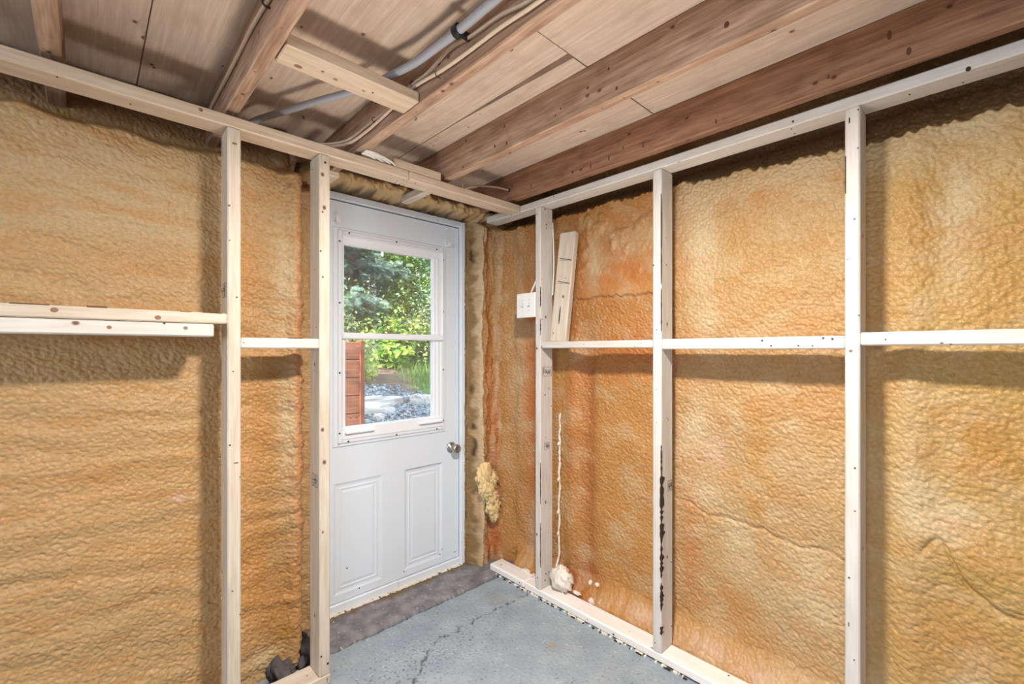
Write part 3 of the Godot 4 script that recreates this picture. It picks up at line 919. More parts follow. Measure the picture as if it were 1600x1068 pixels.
func framing_door_wall() -> void:
	var g := "two by fours framing the door wall"
	var sp := lumber("sole_plate", "pale sole plate on the floor under the stud left of the white door", "lumber", -2.0, 0.705, 0.0, 0.040, 1.79, 1.895, "pale", g)
	nail(sp, 0.690, 0.024, 1.7895, "-b")
	nail(sp, 0.690, 0.015, 1.7895, "-b", 0.0025)
	knot(sp, 0.63, 0.0400, 1.84, "up", 0.004, 1.5)
	var s1 := lumber("wall_stud", "pale wall stud crossing the left foam wall at the end of the doubled blocking", "stud", 0.351, 0.392, 0.04, 2.09, 1.79, 1.886, "pale", g)
	for q in [[0.356, 1.817, 0.0045], [0.357, 1.698, 0.003], [0.379, 1.504, 0.004], [0.368, 1.247, 0.003], [0.358, 0.994, 0.004], [0.389, 0.878, 0.003], [0.366, 0.49, 0.0028], [0.389, 0.40, 0.003]]:
		nail(s1, q[0], q[1], 1.7895, "-b", q[2])
	knot(s1, 0.372, 2.035, 1.7898, "-b", 0.006, 2.0)
	knot(s1, 0.377, 0.93, 1.7898, "-b", 0.004, 3.0)
	stamp(s1, 0.3508, 1.53, 1.835, "-a", 0.05, 0.05)
	var s2 := lumber("wall_stud", "pale wall stud standing directly beside the white door's left edge", "stud", 0.660, 0.702, 0.04, 2.09, 1.79, 1.893, "pale", g)
	for q in [[0.672, 1.862, 0.0045], [0.665, 1.708, 0.0045], [0.667, 0.123, 0.005], [0.692, 0.084, 0.006], [0.682, 2.058, 0.006]]:
		nail(s2, q[0], q[1], 1.7895, "-b", q[2])
	for q in [[1.641, 1.838], [1.411, 1.821], [2.047, 1.866], [1.24, 1.84]]:
		nail(s2, 0.6595, q[0], q[1], "-a", 0.003)
	stamp(s2, 0.6597, 0.803, 1.838, "-a", 0.05, 0.055)
	var r1 := lumber("blocking", "bowed pale blocking with bark edge and two knots, upper of the left pair", "lumber", -0.55, 0.351, 1.410, 1.446, 1.79, 1.88, "pale", g)
	knot(r1, -0.065, 1.433, 1.7898, "-b", 0.010, 1.2)
	knot(r1, 0.163, 1.423, 1.7898, "-b", 0.010, 1.2)
	for q in [[-0.15, -0.075, 0.0045], [0.0, 0.045, 0.006], [0.22, 0.25, 0.003], [0.28, 0.335, 0.003]]:
		put("bark_strip", bx(q[0], q[1], 1.444, 1.444 + q[2], 1.7925, 1.81, r1.position, 0.001), M.bark_light, r1)
	var r2 := lumber("blocking", "shorter pale blocking nailed under the bowed one, ending before the stud", "lumber", -0.55, 0.306, 1.365, 1.406, 1.752, 1.842, "white_pale", g)
	knot(r2, 0.048, 1.387, 1.7518, "-b", 0.0075, 1.1)
	knot(r2, 0.229, 1.391, 1.7518, "-b", 0.008, 1.1)
	nail(r2, 0.175, 1.403, 1.7515, "-b", 0.004)
	var r3 := lumber("blocking", "short pale blocking between the two studs left of the door", "lumber", 0.392, 0.660, 1.327, 1.365, 1.79, 1.88, "white_pale", g)
	nail(r3, 0.40, 1.347, 1.7895, "-b", 0.003)
	put("bark_strip", bx(0.55, 0.60, 1.363, 1.368, 1.7925, 1.81, r3.position, 0.001), M.bark_light, r3)
	var t1 := lumber("top_plate", "long pale top plate over the left foam wall and the door's left half", "lumber", -2.5, 1.057, 2.09, 2.130, 1.79, 1.885, "beige", g)
	knot(t1, 0.275, 2.116, 1.7898, "-b", 0.009, 1.0)
	for q in [[1.024, 1.844], [1.031, 1.87], [-0.06, 1.80], [0.1, 1.84], [1.04, 1.81]]:
		nail(t1, q[0], 2.0895, q[1], "down", 0.0035)
	var t2 := lumber("top_plate", "short pale top plate piece over the door, butting the right plate at the corner", "lumber", 1.059, 1.757, 2.090, 2.129, 1.79, 1.885, "beige", g)
	for q in [[1.074, 1.872], [1.189, 1.846], [1.234, 1.874], [1.10, 1.81], [1.62, 1.83]]:
		nail(t2, q[0], 2.0895, q[1], "down", 0.0035)
	var sh := lumber("shim_block", "short flat wood block lying on the top plate between two joists", "lumber", 0.982, 1.232, 2.130, 2.168, 1.792, 1.885, "beige", "")
	nail(sh, 1.15, 2.168, 1.82, "up", 0.003)
	lumber("shim_block", "small wood offcut under the plate above the door, half sunk in foam", "lumber", 1.205, 1.245, 2.095, 2.135, 1.90, 2.12, "pale", "")
	lumber("shim_block", "tiny pale wood shim high beside the stud at the door's left", "lumber", 0.735, 0.785, 2.055, 2.080, 1.90, 2.05, "pale", "")

func framing_side_wall() -> void:
	var g := "two by fours framing the right wall"
	var p1 := lumber("sole_plate", "short white sole plate offcut in the corner beside the door", "lumber", 1.76, 1.862, 0.0, 0.040, 1.766, 2.058, "plate", g, 0.008)
	nail(p1, 1.7595, 0.02, 1.80, "-a", 0.004)
	var p2 := lumber("sole_plate", "long white sole plate running along the right foam wall", "lumber", 1.76, 1.858, 0.0, 0.038, -2.2, 1.764, "plate", g, 0.006)
	nail(p2, 1.7595, 0.02, 1.33, "-a", 0.003)
	nail(p2, 1.7595, 0.015, 1.18, "-a", 0.006)
	for q in [[1.84, 0.7, 0.006], [1.80, 1.12, 0.004], [1.82, 0.62, 0.007]]:
		knot(p2, q[0], 0.038, q[1], "up", q[2], 1.4)
	var wht := Shape.new() # spilled paint and mortar along the plate's foot
	for k in 170:
		var b := 0.62 + 1.42 * k / 170.0
		var t := fine.get_noise_2d(b * 50.0, 4.0)
		if t > 0.15:
			var w := 0.004 + 0.012 * rng.randf()
			ease_box(wht, Vector3(1.757 - 0.004 * (t + rng.randf()), -0.008, -b - w), Vector3(1.764, 0.0005 + 0.002 * rng.randf(), -b), 0.001)
	put("paint_drips", wht.mesh(), M.caulk, p2, -p2.position)
	var dirt := Shape.new()
	for k in 34:
		var b := 0.62 + 1.42 * rng.randf()
		var w := 0.003 + 0.012 * rng.randf()
		ease_box(dirt, Vector3(1.748, -0.006, -b - w), Vector3(1.755 + 0.004 * rng.randf(), -0.0005, -b), 0.001)
	put("debris", dirt.mesh(), M.bark, p2, -p2.position).set_meta("kind", "stuff")
	var s1 := lumber("wall_stud", "white wall stud with the switch box, nearest the door corner", "stud", 1.76, 1.860, 0.038, 2.09, 1.639, 1.677, "white_pale", g)
	nail(s1, 1.7595, 2.052, 1.662, "-a", 0.004)
	nail(s1, 1.7595, 0.10, 1.66, "-a", 0.005)
	for q in [[1.806, 2.0, 0.005], [1.774, 1.485, 0.004], [1.845, 1.015, 0.004], [1.804, 0.112, 0.005], [1.84, 0.07, 0.004], [1.825, 0.579, 0.002], [1.80, 0.85, 0.002], [1.77, 1.70, 0.003]]:
		nail(s1, q[0], q[1], 1.6385, "-b", q[2])
	knot(s1, 1.808, 1.98, 1.6388, "-b", 0.007, 0.6)
	stamp(s1, 1.812, 1.205, 1.6387, "-b", 0.07, 0.05)
	stamp(s1, 1.812, 0.803, 1.6387, "-b", 0.04, 0.035)
	wane(s1, 1.7602, 1.6402, [[1.55, 1.66, 0.004], [1.40, 1.49, 0.004], [0.5, 0.72, 0.003], [0.16, 0.4, 0.003]])
	var s2 := lumber("wall_stud", "white wall stud with dark bark streaks along its edge, middle of the right wall", "stud", 1.76, 1.860, 0.038, 2.09, 0.944, 0.984, "white_pale", g)
	for q in [[1.683, 0.979, 0.004], [1.407, 0.965, 0.0035], [1.153, 0.966, 0.0025], [1.012, 0.966, 0.002], [0.075, 0.972, 0.003]]:
		nail(s2, 1.7595, q[0], q[1], "-a", q[2])
	for q in [[1.803, 1.685, 0.004], [1.809, 1.422, 0.002], [1.814, 1.028, 0.003], [1.845, 0.40, 0.004], [1.85, 0.12, 0.004], [1.80, 1.80, 0.002]]:
		nail(s2, q[0], q[1], 0.9435, "-b", q[2])
	stamp(s2, 1.835, 0.735, 0.9437, "-b", 0.035, 0.045)
	knot(s2, 1.82, 1.02, 0.9438, "-b", 0.006, 0.6)
	wane(s2, 1.7602, 0.9452, [[1.60, 1.98, 0.004], [1.40, 1.58, 0.003], [0.80, 0.92, 0.010], [0.62, 0.82, 0.022], [0.50, 0.66, 0.026], [0.36, 0.50, 0.022], [0.22, 0.34, 0.020], [0.12, 0.155, 0.022]])
	var s3 := lumber("wall_stud", "thick looking white wall stud nearest the camera on the right wall", "stud", 1.76, 1.858, 0.038, 2.09, 0.273, 0.312, "white_pale", g)
	for q in [[1.734, 0.287, 0.004], [1.609, 0.305, 0.0025], [1.43, 0.276, 0.003], [0.949, 0.286, 0.004], [0.598, 0.301, 0.004], [0.343, 0.288, 0.003], [1.955, 0.279, 0.003], [2.075, 0.278, 0.003]]:
		nail(s3, 1.7595, q[0], q[1], "-a", q[2])
	knot(s3, 1.7598, 1.318, 0.297, "-a", 0.0065, 1.0)
	knot(s3, 1.7598, 0.813, 0.286, "-a", 0.005, 0.8)
	knot(s3, 1.7598, 2.05, 0.300, "-a", 0.003, 5.0, "bark")
	knot(s3, 1.7598, 0.45, 0.302, "-a", 0.003, 4.0, "knot")
	wane(s3, 1.7602, 0.3112, [[1.88, 1.94, 0.002], [1.82, 1.90, 0.003]])
	var a1 := lumber("blocking", "white blocking carrying the leaning offcut, right of the switch stud", "lumber", 1.76, 1.85, 1.331, 1.365, 0.985, 1.639, "white_pale", g)
	wane(a1, 1.7602, 1.05, [])
	for q in [[1.04, 1.352], [1.07, 1.338], [1.35, 1.35]]:
		nail(a1, 1.7595, q[1], q[0], "-a", 0.0025)
	var a2 := lumber("blocking", "white blocking with several nail marks between the middle and near studs", "lumber", 1.76, 1.85, 1.324, 1.367, 0.3125, 0.9435, "white_pale", g)
	for q in [[0.554, 1.355, 0.005], [0.525, 1.336, 0.004], [0.37, 1.366, 0.005], [0.345, 1.357, 0.005], [0.441, 1.336, 0.004], [0.40, 1.335, 0.003]]:
		nail(a2, 1.7595, minf(q[1], 1.36), q[0], "-a", q[2])
	var a3 := lumber("blocking", "white blocking running off the right edge of the picture", "lumber", 1.76, 1.85, 1.335, 1.376, -0.70, 0.2725, "white_pale", g)
	knot(a3, 1.7598, 1.341, 0.088, "-a", 0.006, 0.6)
	nail(a3, 1.7595, 1.353, 0.211, "-a", 0.003)
	nail(a3, 1.7595, 1.337, 0.07, "-a", 0.003)
	var t := lumber("top_plate", "white top plate along the right wall under the last joist", "lumber", 1.76, 1.852, 2.090, 2.127, -2.2, 2.085, "white_pale", g)
	for q in [[2.104, 0.457, 0.005], [2.117, 1.545, 0.004], [2.10, 1.30, 0.002]]:
		nail(t, 1.7595, q[0], q[1], "-a", q[2])
	knot(t, 1.7602, 2.093, 0.035, "-a", 0.008, 1.3, "bark")
	for q in [[1.781, 0.467], [1.827, 0.469], [1.80, 0.16], [1.83, 0.047], [1.795, 1.95], [1.80, 1.30]]:
		nail(t, q[0], 2.0895, q[1], "down", 0.0035)
	# the leaning offcut
	var bot := Vector3(1.800, 1.366, -1.556)
	var top := Vector3(1.872, 1.955, -1.545)
	var up := (top - bot).normalized()
	var side := Vector3(0.12, 0, 1.0)
	side = (side - up * side.dot(up)).normalized()
	var out := side.cross(up).normalized()
	if out.x > 0.0:
		out = -out
	var l := thing("wood_offcut", "short pale wood offcut leaning on the blocking beside the switch stud, two nails in it", "lumber", bot)
	var bs := Basis(side, up, side.cross(up))
	var ls := Shape.new()
	var hgt := (top - bot).length()
	ease_box(ls, Vector3(-0.050, 0, -0.019), Vector3(0.050, hgt, 0.019), 0.004)
	put("board", ls.mesh(), M.pale, l, out * -0.02, bs)
	for q in [[0.022, 0.435], [0.024, 0.31]]:
		var from: Vector3 = side * (q[0] + 0.02) + up * q[1]
		put("bent_nail", tube([from, from + out * 0.012 - side * 0.03 + up * 0.004, from + out * 0.02 - side * 0.062 + up * 0.010], 0.0022, 6, 3), M.nail, l)
	for q in [[0.012, 0.24, 0.007], [-0.03, 0.045, 0.004], [0.015, 0.34, 0.003]]:
		put("knot", knot_mesh, M.knot, l, side * q[0] + up * q[1], Basis(side * q[2], out * 0.0015, up * q[2] * 1.3))
	put("pencil_mark", knot_mesh, M.ink, l, side * 0.0 + up * 0.14, Basis(side * 0.004, out * 0.001, up * 0.05))

# dark bark left along an edge: irregular slivers
func wane(parent: Node3D, a: float, b: float, runs: Array) -> void:
	for q in runs:
		var s := Shape.new()
		var n := 14
		var last := []
		for k in n + 1:
			var t := float(k) / n
			var y: float = lerpf(q[0], q[1], t)
			var taper := minf(1.0, minf(t, 1.0 - t) * 5.0)
			var w: float = maxf(0.0006, q[2] * taper * (0.75 + 0.9 * fine.get_noise_2d(y * 45.0, b * 9.0)))
			# seen on the narrow front edge and the side facing the camera
			var ring := [Vector3(a - 0.0010, y, -b - minf(w * 0.25, 0.006)), Vector3(a - 0.0008, y, -b + 0.0016), Vector3(a + w, y, -b + 0.0022)]
			if last.size():
				for j in 2:
					var pts := [last[j], last[j + 1], ring[j + 1], ring[j]]
					s.quad(pts, Vector3(-1, 0, 0) if j == 0 else Vector3(0, 0, 1))
			last = ring
		put("bark_edge", s.mesh(), M.bark, parent, -parent.position)

# ---------------------------------------------------------------- overhead

func joists_and_ceiling() -> void:
	var ceil := structure("ceiling")
	var panels := [[-2.9, 0.134, -2.4, 2.45, 2.305], [0.137, 0.834, -2.4, 2.45, 2.305], [0.836, 1.735, -2.4, 0.955, 2.305], [0.836, 1.162, 0.958, 2.45, 2.3055], [1.735, 2.35, -2.4, 2.45, 2.305]]
	for p in panels:
		put("plywood_panel", bx(p[0], p[1], p[4], 2.325, p[2], p[3], Vector3.ZERO, 0.0015), M.ply, ceil)
	# the strip whose joint opens into a wedge
	var s := Shape.new()
	var pts := [Vector2(1.190, 0.958), Vector2(1.735, 0.958), Vector2(1.735, 2.45), Vector2(1.164, 2.45), Vector2(1.164, 1.60)]
	var low := []
	var hi := []
	var uvs := []
	for q in pts:
		low.append(Vector3(q.x, 2.304, -q.y))
		hi.append(Vector3(q.x, 2.325, -q.y))
		uvs.append(Vector2(q.y, q.x / 0.25))
	s.quad(low, Vector3.DOWN, uvs)
	s.quad(hi, Vector3.UP, uvs)
	for k in pts.size():
		var j := (k + 1) % pts.size()
		var e: Vector2 = pts[j] - pts[k]
		s.quad([low[k], low[j], hi[j], hi[k]], Vector3(e.y, 0, e.x).normalized() * -1.0, [uvs[k], uvs[j], uvs[j], uvs[k]])
	put("plywood_panel", s.mesh(), M.ply, ceil)
	put("subfloor_layer", bx(-2.9, 2.35, 2.326, 2.36, -2.4, 2.45, Vector3.ZERO, 0.001), M.old, ceil)
	for q in [[0.132, 1.827, 0.012], [0.343, 1.821, 0.006], [0.476, 1.436, 0.006], [0.486, 1.781, 0.008], [1.013, 1.073, 0.009], [1.192, 1.453, 0.005], [1.223, 1.572, 0.007], [1.211, 1.83, 0.008], [0.10, 1.2, 0.01]]:
		put("knot", knot_mesh, M.knot, ceil, Vector3(q[0], 2.3045, -q[1]), Basis.from_scale(Vector3(q[2] * 0.6, 0.0012, q[2])))
	var g := "floor joists overhead"
	var data := [
		[-0.097, -0.050, "weathered joist end crossing the picture's top left corner"],
		[0.350, 0.390, "brown joist over the left stud with a thin cable on its side"],
		[0.815, 0.857, "brown joist beside the grey conduit, carrying two beige cables"],
		[1.263, 1.305, "brown joist with dark knots, second from the right plate"],
		[1.714, 1.754, "brown rough joist running just above the right top plate"],
	]
	var js := []
	for q in data:
		var j := lumber("floor_joist", q[2], "joist", q[0], q[1], 2.150, 2.305, -2.25, 2.30, "old_red" if q[0] > 1.6 else "old", g)
		js.append(j)
	for q in [[2.179, 0.835, 0.007], [2.204, 0.486, 0.010], [2.206, 1.075, 0.005], [2.230, 0.952, 0.006], [2.257, 0.866, 0.006], [2.189, 1.441, 0.008], [2.176, 1.367, 0.008], [2.164, 1.663, 0.006], [2.19, 1.10, 0.004]]:
		knot(js[3], 1.2628, q[0], q[1], "-a", q[2], 1.3, "knot_dark")
	for q in [[0.908, 0.005], [0.821, 0.006], [0.70, 0.008], [1.43, 0.004]]:
		knot(js[3], 1.284, 2.1498, q[0], "down", q[1], 1.0)
	for q in [[2.19, 1.002, 0.006, 3.0], [2.177, 0.698, 0.007, 1.8], [2.188, 1.174, 0.006, 3.0], [2.183, 1.275, 0.006, 3.0], [2.193, 1.663, 0.006, 2.0], [2.246, 0.197, 0.009, 2.2], [2.178, 0.154, 0.010, 1.6], [2.189, 0.346, 0.006, 1.5], [2.21, 1.10, 0.004, 3.0]]:
		knot(js[4], 1.7138, q[0], q[1], "-a", q[2] * 0.8, q[3] * 1.3, "knot_dark")
	for q in [[1.365, 0.004], [1.482, 0.003], [1.10, 0.003], [1.70, 0.003]]:
		knot(js[2], 0.832, 2.1498, q[0], "down", q[1], 1.0)
	for q in [[1.5, 0.004], [1.25, 0.004]]:
		knot(js[1], 0.365, 2.1498, q[0], "down", q[1], 1.6)
	var n := lumber("blocking", "flat pale blocking nailed between two joists under the conduit", "lumber", 0.394, 0.812, 2.150, 2.187, 1.310, 1.412, "beige", "")
	knot(n, 0.45, 2.1498, 1.385, "down", 0.012, 1.4)
	knot(n, 0.554, 2.1498, 1.373, "down", 0.007, 1.6)
	knot(n, 0.644, 2.1498, 1.372, "down", 0.005, 1.8)
	nail(n, 0.67, 2.1495, 1.36, "down", 0.004)
	# rim boards that close the bays over the two outer walls
	var rim := structure("trim_1")
	put("rim_board", bx(-2.7, 2.12, 2.135, 2.305, 2.255, 2.30, Vector3.ZERO, 0.002), M.old, rim)
	put("rim_board", bx(2.098, 2.12, 2.13, 2.305, -2.25, 2.255, Vector3.ZERO, 0.002), M.old, rim)
	# the lamp
	var lamp := thing("ceiling_lamp", "flat round ceiling lamp between two joists above the camera's view", "lamp", Vector3(LAMP.x, 2.305, LAMP.z))
	put("lamp_box", lathe([Vector2(0, 0), Vector2(0.05, 0), Vector2(0.05, -0.145), Vector2(0, -0.145)], 20), M.conduit, lamp)
	put("lamp_body", lathe([Vector2(0, -0.140), Vector2(0.09, -0.140), Vector2(0.098, -0.146), Vector2(0.098, -0.158), Vector2(0.09, -0.162), Vector2(0.088, -0.158), Vector2(0, -0.158)], 32), M.white_plastic, lamp)
	put("lamp_diffuser", lathe([Vector2(0.086, -0.159), Vector2(0.07, -0.1625), Vector2(0, -0.1635)], 32), M.bulb, lamp)

	# the unseen floor lamp below the view, placed to light the joists
	var wk := thing("unseen_floor_lamp", "unseen small floor lamp on a low stand below the picture, placed to light the joists", "lamp", Vector3(UNSEEN_LAMP.x, 0, UNSEEN_LAMP.z))
	var up := (UNSEEN_LAMP_AIM - UNSEEN_LAMP).normalized()
	var turn := Basis(Quaternion(Vector3.UP, up))
	put("lamp_head", lathe([Vector2(0, -0.10), Vector2(0.05, -0.10), Vector2(0.085, -0.03), Vector2(0.095, -0.012), Vector2(0.088, -0.012), Vector2(0.07, -0.035), Vector2(0, -0.04)], 28), M.clamp, wk, Vector3(0, UNSEEN_LAMP.y, 0), turn)
	put("lamp_lens", lathe([Vector2(0.07, -0.034), Vector2(0.05, -0.030), Vector2(0, -0.028)], 28), M.bulb, wk, Vector3(0, UNSEEN_LAMP.y, 0), turn)
	put("pole", tube([Vector3(0, 0.02, 0), Vector3(0, 0.08, 0), Vector3(0, UNSEEN_LAMP.y, 0) - up * 0.09], 0.011, 10, 4), M.clamp, wk)
	for i in 3:
		var an := TAU * i / 3.0
		put("leg", tube([Vector3(0, 0.11, 0), Vector3(cos(an) * 0.05, 0.06, sin(an) * 0.05), Vector3(cos(an) * 0.1, 0.006, sin(an) * 0.1)], 0.008, 8, 4), M.clamp, wk)

func cables() -> void:
	var pts := []
	for q in [[0.46, 2.10, 2.225], [0.484, 1.994, 2.228], [0.542, 1.853, 2.23], [0.618, 1.671, 2.23], [0.666, 1.559, 2.228], [0.715, 1.42, 2.226], [0.737, 1.326, 2.228], [0.757, 1.24, 2.23], [0.766, 1.13, 2.232], [0.771, 1.041, 2.232], [0.772, 0.88, 2.232], [0.772, 0.3, 2.235], [0.772, -1.2, 2.235]]:
		pts.append(Vector3(q[0], q[2], -q[1]))
	var c := thing("conduit_pipe", "grey plastic conduit curving along the joist bay above the flat blocking", "pipe", Vector3.ZERO)
	put("pipe", tube(pts, 0.0125, 14, 8), M.conduit, c)
	var cl := put("pipe_clamp", tube([Vector3(0.7705, 2.232, -1.050), Vector3(0.7705, 2.232, -1.030)], 0.018, 16, 2), M.clamp, c)
	put("clamp_strap", bx(0.765, 0.815, 2.222, 2.242, 1.033, 1.047, Vector3.ZERO, 0.002), M.clamp, cl)
	for q in [[[2.206, 1.70, 0.0], [2.206, 1.50, 0.0], [2.222, 1.353, 0.0], [2.220, 1.242, 0.0], [2.240, 1.129, 0.0], [2.224, 1.019, 0.0], [2.216, 0.895, 0.0], [2.19, 0.776, 0.002], [2.19, 0.3, 0.0], [2.19, -1.0, 0.0], "upper of the two beige cables stapled along the conduit joist"],
			[[2.186, 1.70, 0.0], [2.196, 1.50, 0.0], [2.210, 1.33, 0.0], [2.188, 1.163, 0.004], [2.186, 1.034, 0.0], [2.184, 0.895, 0.0], [2.172, 0.765, 0.002], [2.172, 0.3, 0.0], [2.172, -1.0, 0.0], "lower of the two beige cables stapled along the conduit joist"]]:
		var path := []
		var low: bool = q[-1].begins_with("lower")
		path.append_array([Vector3(0.56 if not low else 0.62, 2.150, -1.93), Vector3(0.70, 2.172 if not low else 0.0 + 2.160, -1.90), Vector3(0.785, 2.19 if not low else 2.176, -1.83)])
		for k in q.size() - 1:
			path.append(Vector3(0.805 - q[k][2], q[k][0], -q[k][1]))
		tag(put("electric_cable", tube(path, 0.0056, 8, 6), M.cable, self), q[-1], "cable", "cables on the joists")
	for q in [[2.190, 1.19], [2.222, 1.34], [2.206, 1.62]]:
		var st := tag(put("cable_staple", tube([Vector3(0.816, q[0] - 0.009, -q[1]), Vector3(0.797, q[0] - 0.007, -q[1]), Vector3(0.797, q[0] + 0.007, -q[1]), Vector3(0.816, q[0] + 0.009, -q[1])], 0.0014, 6, 3), M.nail, self), ["wire staple on the lower cable before the kink", "wire staple on the upper cable just behind the blocking", "wire staple on the cables nearest the door wall"][int(q[1] > 1.3) + int(q[1] > 1.5)], "staple", "cable staples")
	var path2 := []
	for q in [[2.30, 2.24], [2.0, 2.241], [1.653, 2.239], [1.428, 2.241], [1.316, 2.233], [1.277, 2.229], [0.9, 2.235], [-1.0, 2.24]]:
		path2.append(Vector3(0.343, q[1], -q[0]))
	tag(put("electric_cable", tube(path2, 0.0055, 8, 6), M.cable, self), "thin beige cable running along the joist above the left stud", "cable", "cables on the joists")
	tag(put("cable_staple", tube([Vector3(0.351, 2.215, -1.29), Vector3(0.333, 2.217, -1.29), Vector3(0.333, 2.242, -1.29), Vector3(0.351, 2.245, -1.29)], 0.003, 6, 3), M.clamp, self), "black staple on the thin cable at the picture's top edge", "staple", "cable staples")
	# a fan of white cables under the conduit joist, over the plate
	var fan := [
		[[0.868, 2.1445, 1.758], [0.895, 2.143, 1.762], [0.945, 2.139, 1.772], [0.992, 2.1365, 1.800], [1.05, 2.1365, 1.90]],
		[[0.868, 2.1435, 1.770], [0.893, 2.142, 1.772], [0.935, 2.138, 1.782], [0.972, 2.1365, 1.808], [1.00, 2.1365, 1.91]],
		[[0.868, 2.1430, 1.782], [0.888, 2.141, 1.783], [0.920, 2.137, 1.792], [0.948, 2.1365, 1.818], [0.965, 2.1365, 1.91]],
		[[0.868, 2.1425, 1.794], [0.884, 2.140, 1.795], [0.905, 2.137, 1.805], [0.922, 2.1365, 1.835], [0.93, 2.1365, 1.91]],
	]
	var fl := ["white cable of the fan at the joist end, foremost of four", "white cable of the fan at the joist end, second from the front", "white cable of the fan at the joist end, third from the front", "white cable of the fan at the joist end, rearmost of four"]
	for k in 4:
		var p := []
		for q in fan[k]:
			p.append(Vector3(q[0], q[1], -q[2]))
		p.push_front(Vector3(0.835, 2.1445, -1.762 - 0.012 * k))
		tag(put("electric_cable", tube(p, 0.0048, 8, 5), M.cable_white, self), fl[k], "cable", "fan of white cables")
	# cables that rise over the shim block and enter the last joist
	tag(put("electric_cable", tube([Vector3(1.10, 2.176, -2.0), Vector3(1.20, 2.182, -1.99), Vector3(1.30, 2.14, -1.97), Vector3(1.45, 2.18, -2.0), Vector3(1.57, 2.235, -1.97), Vector3(1.64, 2.225, -1.88), Vector3(1.725, 2.214, -1.835)], 0.0052, 8, 6), M.cable, self), "beige cable passing behind the plate into the hole in the last joist", "cable", "cables on the joists")
	tag(put("electric_cable", tube([Vector3(1.33, 2.140, -1.90), Vector3(1.42, 2.132, -1.93), Vector3(1.52, 2.16, -2.02), Vector3(1.56, 2.22, -2.06), Vector3(1.57, 2.28, -2.07)], 0.0048, 8, 6), M.cable_white, self), "white cable sagging behind the plate near the corner", "cable", "cables on the joists")
	put("cable_hole", disc_mesh, M.gap, get_node("floor_joist_004"), Vector3(1.7136, 2.214, -1.835) - get_node("floor_joist_004").position, face_basis("-a") * Basis.from_scale(Vector3(0.011, 0.001, 0.011)))

